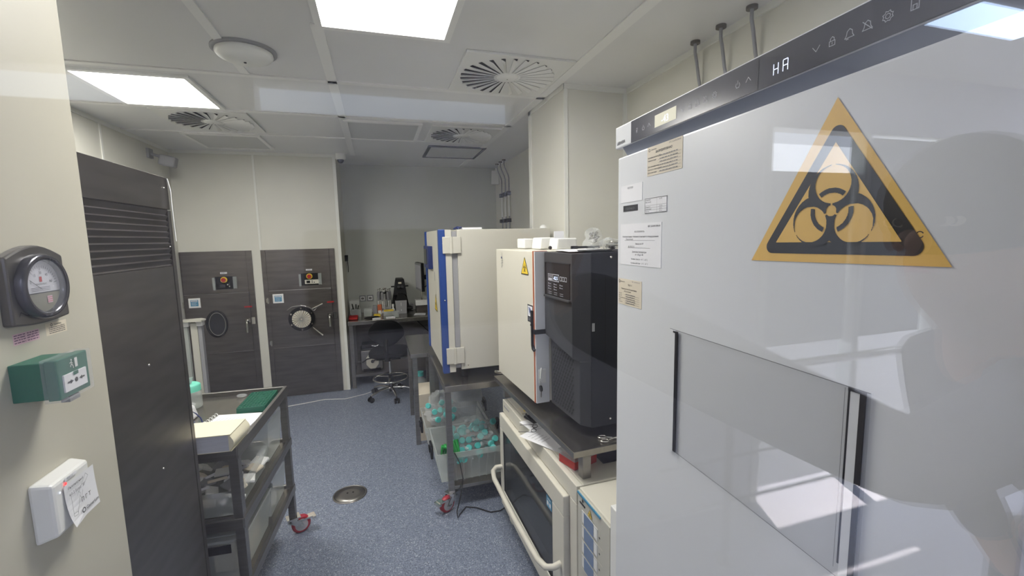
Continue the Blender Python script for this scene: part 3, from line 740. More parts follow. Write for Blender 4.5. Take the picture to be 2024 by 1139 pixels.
single('paper_sheet', B(m='paper').add([(.37, 5.16, DZ + .002), (.50, 5.12, DZ + .002), (.52, 5.25, DZ + .004), (.40, 5.30, DZ + .003)], [(0, 1, 2, 3)]).add([(.39, 5.18, DZ + .006), (.47, 5.15, DZ + .008), (.50, 5.24, DZ + .008), (.41, 5.28, DZ + .007)], [(0, 1, 2, 3)]), 'white papers lying on the desk in front of the monitor base', 'paper')
ibox('carton', 'low white carton behind the microscope on the right', 'box', .34, .40, 5.55, 5.64, DZ, DZ + .085, 'pvc')

# sockets
for i, x in enumerate((-.2, -.11)):
    t = thing('wall_socket', ['left one of two grey wall sockets above the desk', 'right one of two grey wall sockets above the desk'][i], 'socket', (x, 5.66, .9))
    fs = FR((x, 5.67, .936), (1, 0, 0), (0, 0, 1))
    obj('frame', B(fs, 'pvc').box(-.037, .037, -.037, .037, 0, .01), t, .003)
    obj('insert', B(fs, 'white').box(-.026, .026, -.026, .026, .01, .013).use('dark').disc(0, 0, .014, .0135, 20).use('white').rect(-.003, .003, -.012, .012, .014), t)
t = thing('wall_switch', 'small black wall device with hanging cord at the alcove corner', 'switch', (-.36, 5.5, 1.4))
obj('housing', B(m='black').box(-.365, -.33, 5.47, 5.56, 1.41, 1.48), t, .004)
obj('cord', B(m='black').tube([(-.335, 5.5, 1.41), (-.333, 5.5, 1.34), (-.335, 5.5, 1.28)], .004, 6), t)

# ================================================================== CHAIR
X0, Y0 = .068, 4.66
t = thing('lab_chair', 'black laboratory swivel chair with chrome foot ring by the desk', 'chair', (X0, Y0, 0), -.12)
frc = Matrix.Translation((X0, Y0, 0)) @ Matrix.Rotation(-.12, 4, 'Z')
b = B(frc, 'fabric'); n1, n2 = 12, 8
def back_pt(i, j, off):
    u = i / n1 * 2 - 1; v = j / n2
    wv = .145 + .035 * math.sin(PI * min(1, v * 1.1)) - .05 * max(0, .35 - v) / .35 - .03 * max(0, v - .8) / .2
    x = u * wv
    z = .585 + .275 * v - .03 * (abs(u) ** 3) * (1 if v > .5 else -1) * abs(v - .5) * 2
    y = -.145 - .045 * (1 - u * u) - .05 * v + off * (1 - .3 * abs(u) ** 4)
    return (x, y, z)
vs = [back_pt(i, j, -.018) for j in range(n2 + 1) for i in range(n1 + 1)] + [back_pt(i, j, .022) for j in range(n2 + 1) for i in range(n1 + 1)]
S = (n1 + 1) * (n2 + 1); q = lambda i, j, k=0: k * S + j * (n1 + 1) + i
fs = [(q(i, j), q(i + 1, j), q(i + 1, j + 1), q(i, j + 1)) for j in range(n2) for i in range(n1)]
fs += [(q(i, j, 1), q(i, j + 1, 1), q(i + 1, j + 1, 1), q(i + 1, j, 1)) for j in range(n2) for i in range(n1)]
for i in range(n1): fs += [(q(i, 0), q(i, 0, 1), q(i + 1, 0, 1), q(i + 1, 0)), (q(i, n2), q(i + 1, n2), q(i + 1, n2, 1), q(i, n2, 1))]
for j in range(n2): fs += [(q(0, j), q(0, j + 1), q(0, j + 1, 1), q(0, j, 1)), (q(n1, j), q(n1, j, 1), q(n1, j + 1, 1), q(n1, j + 1))]
b.add(vs, fs, True)
obj('backrest', b, t, sub=1)
b = B(frc, 'fabric'); pts = []
for i in range(32):
    a = 2 * PI * i / 32; ca, sa = math.cos(a), math.sin(a)
    pts.append((.20 * math.copysign(abs(ca) ** .55, ca), .215 * math.copysign(abs(sa) ** .55, sa)))
b.poly(pts, .465, .51)
obj('seat', b, t, .015)
obj('seat_pan', B(frc, 'black').box(-.12, .12, -.12, .12, .43, .465).box(-.03, .03, -.22, -.08, .44, .46).tube([(0, -.2, .45), (0, -.245, .5), (0, -.225, .60), (0, -.20, .70)], .018), t)
obj('height_lever', B(frc, 'black').tube([(-.1, 0, .44), (-.22, -.03, .43), (-.27, -.05, .40)], .007), t)
obj('gas_column', B(frc, 'chrome').cyl((0, 0, .20), (0, 0, .43), .014).use('black').cyl((0, 0, .06), (0, 0, .24), .024), t)
R_ = .175
rb = B(frc, 'chrome').tube([(R_ * math.cos(2 * PI * i / 32), R_ * math.sin(2 * PI * i / 32), .205) for i in range(32)], .009, 8, True)
for i in range(3): a = 2 * PI * i / 3 + .5; rb.tube([(.02 * math.cos(a), .02 * math.sin(a), .215), (R_ * math.cos(a), R_ * math.sin(a), .205)], .007)
obj('foot_ring', rb, t)
for i in range(5):
    a = 2 * PI * i / 5 + 1.25 + .0
    e = (.235 * math.cos(a), .235 * math.sin(a))
    leg = obj('leg', B(frc, 'chrome').tube([(.02 * math.cos(a), .02 * math.sin(a), .10), (e[0] * .6, e[1] * .6, .095), (e[0], e[1], .065)], [.016, .014, .011]), t)
    cb = B(frc, 'black')
    nx_, ny_ = -math.sin(a), math.cos(a)
    for s_ in (-1, 1): cb.cyl((e[0] + nx_ * s_ * .008, e[1] + ny_ * s_ * .008, .027), (e[0] + nx_ * s_ * .024, e[1] + ny_ * s_ * .024, .027), .027, n=18)
    cb.cyl((e[0], e[1], .03), (e[0], e[1], .068), .009)
    obj('caster', cb, leg)

# ================================================================== NARROW SIDE TABLE (far) and things under it
t = thing('side_table', 'narrow stainless steel table between the chair and the blue-edged incubator', 'table', (.31, 3.79, 0))
obj('top', B(m='steeltop').box(.205, .43, 3.425, 4.13, .722, .757), t, .002)
for x in (.222, .385):
    for y in (3.44, 4.07): obj('leg', B(m='steel').box(x, x + .035, y, y + .035, 0, .722), t)
t = thing('plastic_jug', 'clear plastic jug with teal cap on the floor behind the side table', 'jug', (.345, 4.33, 0))
obj('body', B(m='clear').lathe([(.065, 0), (.07, .02), (.07, .2), (.05, .245), (.025, .27), (.025, .29)], (.35, 4.36, 0), 20), t)
obj('cap', B(m='teal').lathe([(.033, .285), (.033, .325)], (.35, 4.36, 0), 18), t)
b = B(m='beige').box(.262, .40, 3.50, 3.80, 0, .395)
single('cardboard_box', b, 'tall pale carton on the floor under the narrow side table', 'box', bev=.003)

# ================================================================== TABLE WITH CASTERS UNDER INCUBATOR 1
TA = (.337, 1.08, 2.50, 3.395)
def caster(p, cx, cy, ang, zt, wheel='redwheel', r=.05, brake=True):
    f = Matrix.Translation((cx, cy, 0)) @ Matrix.Rotation(ang, 4, 'Z')
    fork = B(f, 'chrome')
    fork.box(-.035, .035, -.028, .028, zt - .006, zt).cyl((0, 0, zt - .03), (0, 0, zt - .006), .03, n=20)
    for s_ in (-1, 1):
        fork.hexa([(-.055, s_ * .024 - .0015, .045), (-.02, s_ * .024 - .0015, .045), (-.02, s_ * .024 + .0015, .045), (-.055, s_ * .024 + .0015, .045)],
                  [(-.03, s_ * .024 - .0015, zt - .02), (.025, s_ * .024 - .0015, zt - .02), (.025, s_ * .024 + .0015, zt - .02), (-.03, s_ * .024 + .0015, zt - .02)])
    if brake: fork.box(-.10, -.02, -.02, .02, zt - .036, zt - .026).box(-.115, -.095, -.026, .026, zt - .044, zt - .030)
    o = obj('caster', fork, p)
    obj('wheel', B(f, wheel).lathe([(r - .008, -.016), (r, -.010), (r, .010), (r - .008, .016)], (-.038, 0, r), 28, 'y').use('purplerad').lathe([(.034, -.018), (.034, .018)], (-.038, 0, r), 24, 'y').use('chrome').cyl((-.038, -.027, r), (-.038, .027, r), .008, n=12), o)
    return o
t = thing('wheeled_table', 'stainless steel table on red-wheeled casters carrying the blue-edged incubator', 'table', (.71, 2.95, 0))
x0, x1, y0, y1 = TA
obj('top', B(m='steeltop').box(x0, x1, y0, y1, .745, .782), t, .002)
ZL = .115
for x in (x0 + .003, x1 - .038):
    for y in (y0 + .003, y1 - .038):
        obj('leg', B(m='steel').box(x, x + .035, y, y + .035, ZL, .745), t)
obj('lower_shelf', B(m='steeltop').box(x0 + .038, x1 - .038, y0 + .005, y1 - .005, .128, .152), t, .002)
caster(t, x0 + .02, y0 + .02, .5, ZL); caster(t, x1 - .02, y0 + .02, -.6, ZL); caster(t, x0 + .02, y1 - .02, 1.2, ZL); caster(t, x1 - .02, y1 - .02, .2, ZL)

# translucent storage boxes
def tote(name, label, x0, x1, y0, y1, z0, z1, m='clear', latch_y=None, ribs=True, grp=None, lid=None):
    t = thing(name, label, 'box', ((x0 + x1) / 2, (y0 + y1) / 2, z0), group=grp)
    b = B(m=m); e = .02; th = .003
    ix0, ix1, iy0, iy1 = x0 + e, x1 - e, y0 + e, y1 - e
    b.box(ix0, ix1, iy0, iy1, z0, z0 + th)
    zt = z1 - .035
    def wall(p, q, P, Q):
        b.quad((*p, z0), (*q, z0), (*Q, zt), (*P, zt))
    a = [(ix0, iy0), (ix1, iy0), (ix1, iy1), (ix0, iy1)]; A = [(x0 + .006, y0 + .006), (x1 - .006, y0 + .006), (x1 - .006, y1 - .006), (x0 + .006, y1 - .006)]
    for i in range(4): wall(a[i], a[(i + 1) % 4], A[i], A[(i + 1) % 4])
    if ribs:
        k = int((x1 - x0) / .05)
        for i in range(1, k):
            f = i / k; xa = ix0 + (ix1 - ix0) * f; xA = x0 + .006 + (x1 - x0 - .012) * f
            b.hexa([(xa - .004, iy0 - .006, z0), (xa + .004, iy0 - .006, z0), (xa + .004, iy0, z0), (xa - .004, iy0, z0)], [(xA - .004, y0, zt), (xA + .004, y0, zt), (xA + .004, y0 + .006, zt), (xA - .004, y0 + .006, zt)])
    obj('shell', b, t)
    r = B(m=m)
    for (p0, p1, q0, q1) in ((x0 - .006, x1 + .006, y0 - .006, y0), (x0 - .006, x1 + .006, y1, y1 + .006), (x0 - .006, x0, y0, y1), (x1, x1 + .006, y0, y1)):
        r.box(p0, p1, q0, q1, zt, z1)
    r.box(x0, x1, y0, y0 + .004, zt, zt + .003)
    obj('rim', r, t)
    if lid: obj('lid', B(m=m).box(x0 - .01, x1 + .01, y0 - .01, y1 + .01, z1 + .001, z1 + .012).box(x0 + .02, x1 - .02, y0 + .02, y1 - .02, z1 + .012, z1 + .018), t, .003)
    if latch_y is not None:
        for (x, s_) in ((x0 - .01, -1), (x1 + .01, 1)):
            lb = B(m='black')
            if s_ < 0: lb.box(x - .016, x, latch_y - .045, latch_y + .045, z1 - .10, z1 - .01).box(x - .024, x - .014, latch_y - .03, latch_y + .03, z1 - .06, z1 - .03)
            else: lb.box(x, x + .016, latch_y - .045, latch_y + .045, z1 + .0, z1 + .085).box(x - .012, x + .004, latch_y - .03, latch_y + .03, z1 + .03, z1 + .06)
            obj('latch', lb, t, .004)
    return t
tote('storage_tote', 'translucent tote of bagged centrifuge tubes on the wheeled table lower shelf, front one', .285, .705, 2.545, 2.935, .154, .345, latch_y=2.74)
tote('storage_tote', 'translucent tote of bagged tubes behind the front tote under the wheeled table', .262, .705, 2.955, 3.34, .154, .345, latch_y=3.15)

# centrifuge tubes
def make_tube():
    t = thing('centrifuge_tube', 'clear centrifuge tube with teal cap, bagged in the front tote', 'tube', (0, 0, 0), 0, 'centrifuge tubes in the front tote')
    obj('tube_body', B(m='tube').lathe([(.003, -.066), (.0155, -.046), (.016, .045)], (0, 0, 0), 12, cap=True), t)
    obj('cap', B(m='teal').lathe([(.020, .043), (.020, .060), (.017, .062)], (0, 0, 0), 14), t)
    return t
tp = make_tube(); first = True
rn = random.Random(11)
spots = []
for r in range(4):
    for c_ in range(8):
        x = .385 + c_ * .037 + .012 * (r % 2); y = 2.61 + r * .04; z = .255 + r * .038 + .004 * c_
        if c_ > 5: z += .012
        flip = 1 if (r + c_) % 3 else -1
        spots.append(((x, y, z + rn.uniform(-.008, .008)), (flip * (1.15 + rn.uniform(-.25, .25)) if flip > 0 else 1.25 - PI, rn.uniform(-.5, .2), rn.uniform(-.25, .35))))
for r in range(2):
    for c_ in range(6):
        spots.append(((.42 + c_ * .04, 2.78 + r * .05, .36 + .01 * r + rn.uniform(-.01, .01)), (1.2 + rn.uniform(-.3, .3), rn.uniform(-.5, .5), rn.uniform(-.3, .3))))
for i, (l, r) in enumerate(spots):
    if i == 0: tp.location = l; tp.rotation_euler = r
    else: dup(tp, l, r)
for i in range(12):
    dup(tp, (.33 + .045 * (i % 4) + rn.uniform(-.01, .01), 3.02 + .05 * (i // 4), .37 + .035 * (i // 4) + rn.uniform(-.01, .01)), (1.0 + rn.uniform(-.4, .4), rn.uniform(-.7, .7), rn.uniform(-.6, .6)),
        'clear centrifuge tube with teal cap, bagged in the rear tote', 'centrifuge tubes in the rear tote')

def blob(name, label, cat, c, r, m, seed, sc=(1, 1, 1), amp=.25, n=22, mm=14):
    rn = random.Random(seed); b = B(m=m); vs = []
    ph = [(rn.uniform(1, 4), rn.uniform(1, 4), rn.uniform(0, 6)) for _ in range(6)]
    for k in range(mm + 1):
        th = PI * k / mm
        for i in range(n):
            a = 2 * PI * i / n
            f = 1 + amp * sum(math.sin(p * a * 1. // 1 * 1 + q * th * 2 + s_) if False else math.sin(round(p) * a + q * th * 2 + s_) for p, q, s_ in ph) / 3 + rn.uniform(-.05, .05)
            vs.append((c[0] + r * sc[0] * f * math.sin(th) * math.cos(a), c[1] + r * sc[1] * f * math.sin(th) * math.sin(a), c[2] - r * sc[2] * f * math.cos(th)))
    fs = [(k * n + i, k * n + (i + 1) % n, (k + 1) * n + (i + 1) % n, (k + 1) * n + i) for k in range(mm) for i in range(n)]
    b.add(vs, fs, False)
    return single(name, b, label, cat)
blob('plastic_bag', 'crumpled clear bag wrapped round the teal-capped tubes in the front tote', 'bag', (.535, 2.73, .355), .14, 'film', 3, (1.15, .95, .75), .16)
blob('plastic_bag', 'crumpled clear bag of tubes rising from the rear tote', 'bag', (.40, 3.10, .42), .13, 'film', 5, (.9, .9, .95), .2)
blob('plastic_bag', 'large empty clear bag rising behind the front tote', 'bag', (.56, 3.05, .46), .12, 'film', 8, (1.2, .8, 1.1), .22)
b = B(m='greenbag')
for i in range(7):
    a = i * .32
    b.tube([(.312 + .014 * i, 2.60 + .006 * i, .31), (.325 + .014 * i, 2.59, .372 + .004 * i), (.36 + .010 * i, 2.575, .365 - .012 * i), (.38 + .008 * i, 2.565, .30)], [.005, .014, .013, .004], 6)
b.sphere((.385, 2.62, .305), .045, 12, 8, (1.2, .7, .8))
single('green_tie', b, 'shiny green plastic wrap at the left of the front tote', 'wrap')
single('foam_pad', B(m='kraft').lathe([(.06, -.03), (.065, 0), (.05, .03)], (.42, 2.63, .215), 20), 'round tan pad inside the front tote', 'pad')

# black power cable hanging down and along the floor
single('power_cable', B(m='rubber').tube([(.385, 2.53, .352), (.41, 2.488, .30), (.425, 2.486, .2), (.41, 2.484, .11), (.375, 2.45, .02), (.372, 2.41, .006), (.39, 2.44, .006), (.44, 2.50, .006), (.50, 2.47, .006), (.57, 2.40, .006), (.63, 2.395, .006), (.70, 2.44, .006)], .0035, 6), 'black power cable hanging from the front tote and trailing on the floor', 'cable')

# ================================================================== INCUBATOR 1 (blue edges)
t = thing('lab_incubator', 'large white incubator with blue door edges and side hinges on the wheeled table', 'incubator', (.75, 3.0, .782))
XF = .362; YN = 2.61; YF = 3.39; Z0, Z1 = .842, 1.702
obj('body', B(m='cream1').box(.462, 1.06, YN, YF, Z0, Z1), t, .004)
obj('seal', B(m='pvc').box(.428, .462, YN + .012, YF - .01, Z0 + .01, Z1 - .01), t)
d = obj('door', B(m='cream1').box(XF, .428, YN, YF, Z0 - .012, Z1), t, .003)
for y in (YN, YF - .045):
    obj('edge_strip', B(m='blue').box(XF - .012, XF + .028, y - (.004 if y == YN else 0), y + .045, Z0 - .016, Z1 + .002), d, .005, label='blue edge strip')
for z in (1.62, 1.28, .93): obj('screw', B(m='chrome').sphere((XF + .012, YN - .006, z), .005, 8, 6), d)
obj('display_pod', B(m='navy').box(XF - .03, XF, 3.02, 3.30, 1.445, 1.60).use('screen').box(XF - .032, XF - .03, 3.12, 3.28, 1.47, 1.58), d, .008)
fi = FR((XF - .001, 2.93, 1.17), (0, -1, 0), (0, 0, 1))
def bio(b, cu, cv, R, n=90, w=0., black='signblack'):
    """biohazard trefoil, outer reach R"""
    u = R / 26.0
    L = [(math.cos(PI / 2 + i * 2 * PI / 3), math.sin(PI / 2 + i * 2 * PI / 3)) for i in range(3)]
    def fn(x, y):
        x = (x - cu) / u; y = (y - cv) / u
        r = math.hypot(x, y)
        if r < 3.2: return False
        on = any(math.hypot(x - 11 * a, y - 11 * c_) < 15 for a, c_ in L)
        inn = [math.hypot(x - 15 * a, y - 15 * c_) for a, c_ in L]
        if min(inn) < 10.7: on = False
        for a, c_ in L:
            al = x * a + y * c_; ac = abs(-x * c_ + y * a)
            if al > 0 and ac < .55 and al < 6: on = False
            if al > 18 and ac < 1.1: on = False
        if 10.2 < r < 12.9 and min(inn) < 9.4: on = True
        return on
    b.use(black).raster(fn, cu - R, cu + R, cv - R, cv + R, n, n, w)
def round_tri(b, cu, cv, h, r, m, w):
    """triangle of height h standing on cv, centred on cu, corners rounded by r"""
    half = h / math.sqrt(3)
    P = [(cu - half, cv), (cu + half, cv), (cu, cv + h)]
    cx_, cy_ = cu, cv + h / 3
    pts = []
    kk = 1 - r * 2 / (2 * h / 3) if r else 1
    if r:
        for i, p in enumerate(P):
            c0 = (cx_ + (p[0] - cx_) * (1 - 2 * r / (2 * h / 3)), cy_ + (p[1] - cy_) * (1 - 2 * r / (2 * h / 3)))
            a0 = [PI + PI / 6 + 0, -PI / 2, PI / 6][i]
            st = [5 * PI / 6, -PI / 2, PI / 6][i]
            for k_ in range(9):
                a = st + (2 * PI / 3) * k_ / 8
                pts.append((c0[0] + r * math.cos(a), c0[1] + r * math.sin(a)))
    else: pts = P
    b.use(m).add([(p[0], p[1], w) for p in pts], [tuple(range(len(pts)))])
def sign(b, cu, cv, h, n=60, m='yel2', w=0.001):
    round_tri(b, cu, cv, h, .004, 'signblack', w); round_tri(b, cu, cv + h * .06, h * .84, 0, m, w + .0004)
    bio(b, cu, cv + h * .36, h * .24, n, w + .0008)
b = B(fi); sign(b, 0, 0, .115, 40); obj('biohazard_sticker', b, d)
obj('label_strip', B(m='pvc').box(XF - .001, XF, 2.94, 2.96, 1.37, 1.43), d)
for z0 in (1.56, .885):
    hg = B(m='cream1').box(.372, .422, YN - .014, YN, z0, z0 + .10).box(.428, .482, YN - .014, YN, z0, z0 + .10).cyl((.425, YN - .010, z0), (.425, YN - .010, z0 + .1), .010)
    obj('hinge', hg, t, .003)
for x in (.49, 1.0):
    for y in (YN + .06, YF - .08): obj('foot', B(m='black').cyl((x, y, .783), (x, y, Z0), .022), t)
obj('tube_port', B(m='chrome').cyl((.68, YN + .02, .80), (.74, YN - .02, .795), .012), t)
obj('side_screw', B(m='chrome').sphere((.505, YN - .001, .868), .005, 8, 6), t)
single('cable_tie', B(m='navy').tube([(.455, 2.66, Z1 + .006), (.48, 2.70, Z1 + .016), (.50, 2.66, Z1 + .012), (.47, 2.63, Z1 + .006)], .006, 8), 'small blue plastic piece on top of the blue-edged incubator', 'tie')
ibox('paper_pad', 'white pad lying on top of the blue-edged incubator', 'pad', .50, .62, 2.63, 2.72, Z1 + .001, Z1 + .012, 'paper', 0)
single('button_magnet', B(m='white').lathe([(.025, 0), (.02, .014), (.006, .022)], (1.03, 2.65, Z1 + .001), 16), 'small white button at the right end of the blue-edged incubator top', 'magnet')

# ================================================================== OVEN (glass front) + riser table, rotated frame
# local frame: u toward camera along the front, v up, w outward (-X)
FO = FR((.640, 2.335, 0), (.016, -1, 0), (0, 0, 1))
def rot_thing(name, label, cat, fr, u, w, z=0):
    p = fr @ Vector((u, z, w)); return thing(name, label, cat, tuple(p))
t = rot_thing('lab_oven', 'low cream laboratory oven with wide glass door and curved handle', 'oven', FO, .47, -.3)
obj('body', B(FO, 'cream').box(0, .945, .06, .728, -.62, -.03), t, .004)
obj('front_frame', B(FO, 'cream').box(0, .945, .655, .727, -.03, -.004).box(.885, .945, .06, .655, -.03, -.004), t, .003)
for u in (.03, .88): obj('foot', B(FO, 'cream').box(u, u + .05, 0, .06, -.08, -.02), t)
for u in (.03, .88): obj('foot', B(FO, 'cream').box(u, u + .05, 0, .06, -.6, -.54), t)
db = B(FO, 'cream')
db.box(.0, .875, .565, .650, -.03, .018).box(.0, .055, .20, .565, -.03, .018).box(.76, .875, .20, .565, -.03, .018).box(0, .875, .10, .20, -.03, .018)
d = obj('door', db, t, .004)
obj('glass_pane', B(FO, 'ovenglass').box(.055, .76, .20, .565, .006, .010), d)
obj('gasket', B(FO, 'black').box(.055, .76, .559, .565, .0101, .014).box(.055, .76, .2, .206, .0101, .014).box(.055, .061, .206, .559, .0101, .014).box(.754, .76, .206, .559, .0101, .014), d)
hh = B(FO, 'cream').tube([(.025, .335, .015), (.018, .333, .05), (.04, .325, .075), (.10, .315, .085), (.45, .312, .088), (.76, .322, .085), (.825, .332, .075), (.845, .34, .05), (.838, .342, .015)], .013, 12)
obj('handle', hh, d)
obj('label_plate', B(FO, 'pvc').box(.07, .15, .135, .175, .018, .02), d)
b = B(FO, 'skyblue').box(.685, .742, .50, .55, .0102, .0112).use('paper').rect(.692, .708, .510, .528, .0116).rect(.717, .733, .510, .528, .0116).rect(.698, .73, .538, .542, .0116)
obj('blue_sticker', b, d)
obj('brand_plate', B(FO, 'pvc').box(.03, .12, .694, .702, -.004, -.002), t)
obj('chamber', B(FO, 'steeldk').box(.06, .755, .205, .56, -.55, -.028), t) if False else None
# control unit beside the oven
t = rot_thing('control_unit', 'cream control cabinet with three blue-grey displays next to the oven', 'control unit', FO, 1.06, -.3)
obj('body', B(FO, 'cream').box(.952, 1.185, .0, .728, -.62, -.012), t, .004)
obj('front_panel', B(FO, 'offwhite').box(.956, 1.183, .02, .722, -.012, -.003), t, .002)
obj('blue_strip', B(FO, 'skyblue').box(.96, 1.125, .714, .7215, -.003, .001), t)
for i in range(4):
    z = .618 - .058 * i
    b = B(FO, 'white').box(.99, 1.105, z, z + .046, -.003, -.0015).use('panelblue').box(1.01, 1.078, z - .001, z + .047, -.0015, 0)
    b.use('inkgrey').line([(.992, z + .002), (1.103, z + .002), (1.103, z + .044), (.992, z + .044), (.992, z + .002)], .001, -.001)
    b.use('cream').rect(.985, 1.14, z - .009, z - .005, -.0012)
    b.use('ink').disc(1.118, z + .024, .004, -.002, 12)
    obj('display_panel', b, t)
b = B(FO, 'signblack').box(.975, 1.015, .684, .690, -.003, -.001).rect(.992, 1.002, .694, .708, -.002)
obj('label_strip', b, t)
b = B(FO); b2 = FO
sign(b, 1.053, .673, .032, 30, 'yel2', -.001); obj('biohazard_sticker', b, t)
t = rot_thing('white_cabinet', 'white cabinet edge with raised front panel between the control unit and the freezer', 'cabinet', FO, 1.24, -.2)
obj('body', B(FO, 'white').box(1.19, 1.255, 0, .70, -.5, -.035), t)
obj('front_panel', B(FO, 'white').box(1.19, 1.258, 0, .805, -.035, .0), t, .003)
single('spring_clip', B(FO, 'pvc').tube([(1.15, .735, -.08), (1.17, .733, -.11), (1.18, .74, -.13), (1.2, .745, -.10)], .004, 6), 'small clear clip lying on the control unit top', 'clip')

# riser table
FT = FR((.612, 2.395, 0), (.045, -.999, 0), (0, 0, 1))
t = rot_thing('riser_table', 'low stainless steel riser table standing on the oven top', 'table', FT, .49, -.3, .73)
obj('top', B(FT, 'steeltop').box(0, .985, .824, .85, -.72, 0), t, .002)
for u in (.022, .94):
    for w in (-.045, -.70):
        obj('leg', B(FT, 'steel').box(u, u + .035, .7295, .824, w - .035, w), t)
# things on oven top under the riser
t = thing('red_box', 'red plastic box with clear lid on the oven under the riser front corner', 'box', (.73, 1.50, .729))
fr = Matrix.Translation((.742, 1.545, .7295)) @ Matrix.Rotation(.28, 4, 'Z')
obj('tray', B(fr, 'redclear').box(-.06, .06, -.045, .055, 0, .036), t, .004); obj('lid', B(fr, 'clear').box(-.063, .063, -.048, .058, .036, .055), t, .003)
for i, (x, y, a, l) in enumerate(((.675, 1.78, .5, 'white paper sheets hanging over the oven front edge under the riser'), (.70, 1.90, .2, 'second white paper sheet under the riser behind the first'))):
    fr = Matrix.Translation((x, y, .7295 + .002 * (i + 1))) @ Matrix.Rotation(a, 4, 'Z')
    b = B(fr, 'paper').quad((-.05, -.14, 0), (.09, -.14, 0), (.09, .1, .002), (-.05, .1, .001)).use('inkgrey')
    for k_ in range(5): b.line([(-.03, .06 - .02 * k_), (.03, .06 - .02 * k_)], .002, .003)
    single('paper_sheet', b, l, 'paper')
t = thing('eyeglasses', 'thin wire spectacles lying on the papers on the oven', 'glasses', (.66, 1.86, .735))
gl = B(Matrix.Translation((.672, 1.88, .7375)) @ Matrix.Rotation(1.1, 4, 'Z'), 'black')
for sx in (-.024, .024): gl.tube([(sx + .018 * math.cos(2 * PI * i / 16), .012 * math.sin(2 * PI * i / 16), .004) for i in range(16)], .0014, 6, True)
gl.tube([(-.006, 0, .004), (0, .004, .004), (.006, 0, .004)], .0014, 6)
obj('frame', gl, t); obj('temple', B(Matrix.Translation((.672, 1.88, .7375)) @ Matrix.Rotation(1.1, 4, 'Z'), 'black').tube([(-.042, 0, .004), (-.045, .07, .003)], .0013, 5).tube([(.042, 0, .004), (.03, .075, .003)], .0013, 5), t)
t = thing('remote_control', 'small black handset lying under the riser near its far leg', 'remote', (.715, 2.0, .7295))
obj('body', B(Matrix.Translation((.725, 2.0, .7295)) @ Matrix.Rotation(.2, 4, 'Z'), 'black').box(-.045, .045, -.05, .05, 0, .012), t, .004)
obj('strap', B(m='black').tube([(.69, 2.05, .742), (.68, 2.02, .75), (.69, 1.99, .744), (.71, 2.01, .744)], .006, 6), t)
single('card', B(m='pvc').box(.68, .75, 2.09, 2.17, .7295, .7315).use('yel2').rect(.70, .73, 2.13, 2.15, .732) if False else B(m='beige').box(.68, .75, 2.09, 2.17, .7295, .7315).use('yel2').box(.70, .73, 2.11, 2.13, .7315, .732), 'beige card with yellow patch near the far riser leg', 'card')
ibox('black_pad', 'flat black pad under the riser behind the red box', 'pad', .83, .95, 1.50, 1.62, .7295, .735, 'black', 0)
t = thing('scissors', 'silver scissors lying on the riser in front of the black incubator column', 'scissors', (.85, 1.46, .851))
sc = B(Matrix.Translation((.855, 1.455, .853)) @ Matrix.Rotation(-.2, 4, 'Z'), 'chrome')
for sy in (-.016, .016): sc.tube([(-.045 + .017 * math.cos(2 * PI * i / 16), sy + .011 * math.sin(2 * PI * i / 16), .003) for i in range(16)], .0025, 6, True)
sc.tube([(-.03, .012, .003), (.0, 0, .003), (.08, -.006, .003)], [.003, .004, .001], 6).tube([(-.03, -.012, .003), (.0, 0, .004), (.08, .006, .004)], [.003, .004, .001], 6)
obj('blade_pair', sc, t)

# ================================================================== INCUBATOR 2 (black column)
FI = FR((.630, 2.345, 0), (.05, -.9987, 0), (0, 0, 1))
t = rot_thing('cooled_incubator', 'white door incubator with charcoal control column on the riser table', 'incubator', FI, .42, -.3, .85)
obj('body', B(FI, 'cream').box(0, .535, .895, 1.585, -.62, -.07), t, .004)
d = obj('door', B(FI, 'cream').box(0, .522, .892, 1.586, -.068, 0), t, .003)
obj('accent_line', B(FI, 'orange').box(.522, .526, .892, 1.587, -.068, .0008), d)
obj('edge_panel', B(FI, 'freezer').box(.526, .537, .892, 1.585, -.068, -.004), d)
b = B(FI); sign(b, .428, 1.475, .086, 60, 'yel2', .001); obj('biohazard_sticker', b, d)
b = B(FI, 'signblack').box(.455, .518, 1.262, 1.342, 0, .001).use('paper').rect(.461, .512, 1.288, 1.336, .0014)
b.use('blue')
for i in range(5): b.line([(.466 + .004 * i, 1.325 - .007 * i), (.484, 1.328 - .004 * i), (.504 - .002 * i, 1.315 - .005 * i)], .003, .0018)
b.use('inkgrey').rect(.465, .508, 1.270, 1.273, .0014).rect(.465, .508, 1.277, 1.280, .0014)
obj('blue_sticker', b, d)
b = B(FI, 'inkgrey'); b.use('navy').rect(.085, .105, 1.538, 1.548, .001).use('inkgrey'); rn = random.Random(4)
for i in range(14): b.rect(.085 + rn.uniform(0, .015), .10 + rn.uniform(0, .02), 1.49 + i * .0035, 1.4915 + i * .0035, .001)
b.rect(.10, .103, 1.55, 1.57, .001)
obj('label_strip', b, d)
obj('handle', B(FI, 'black').hexa([(.512, 1.155, -.006), (.524, 1.155, -.006), (.524, 1.155, .010), (.512, 1.155, .010)], [(.508, 1.32, -.006), (.524, 1.32, -.006), (.524, 1.32, .010), (.508, 1.32, .010)]).tube([(.518, 1.165, .004), (.524, 1.145, .004), (.532, 1.138, .0)], .008).box(.524, .545, 1.215, 1.235, -.06, .004).sphere((.517, 1.255, .011), .004, 8, 6), d, .003)
k2 = obj('key_holder', B(FI, 'white').box(.528, .5385, .985, 1.05, -.05, -.015).tube([(.54, 1.05, -.03), (.545, 1.06, -.025), (.545, 1.01, -.02)], .003), d, .002)
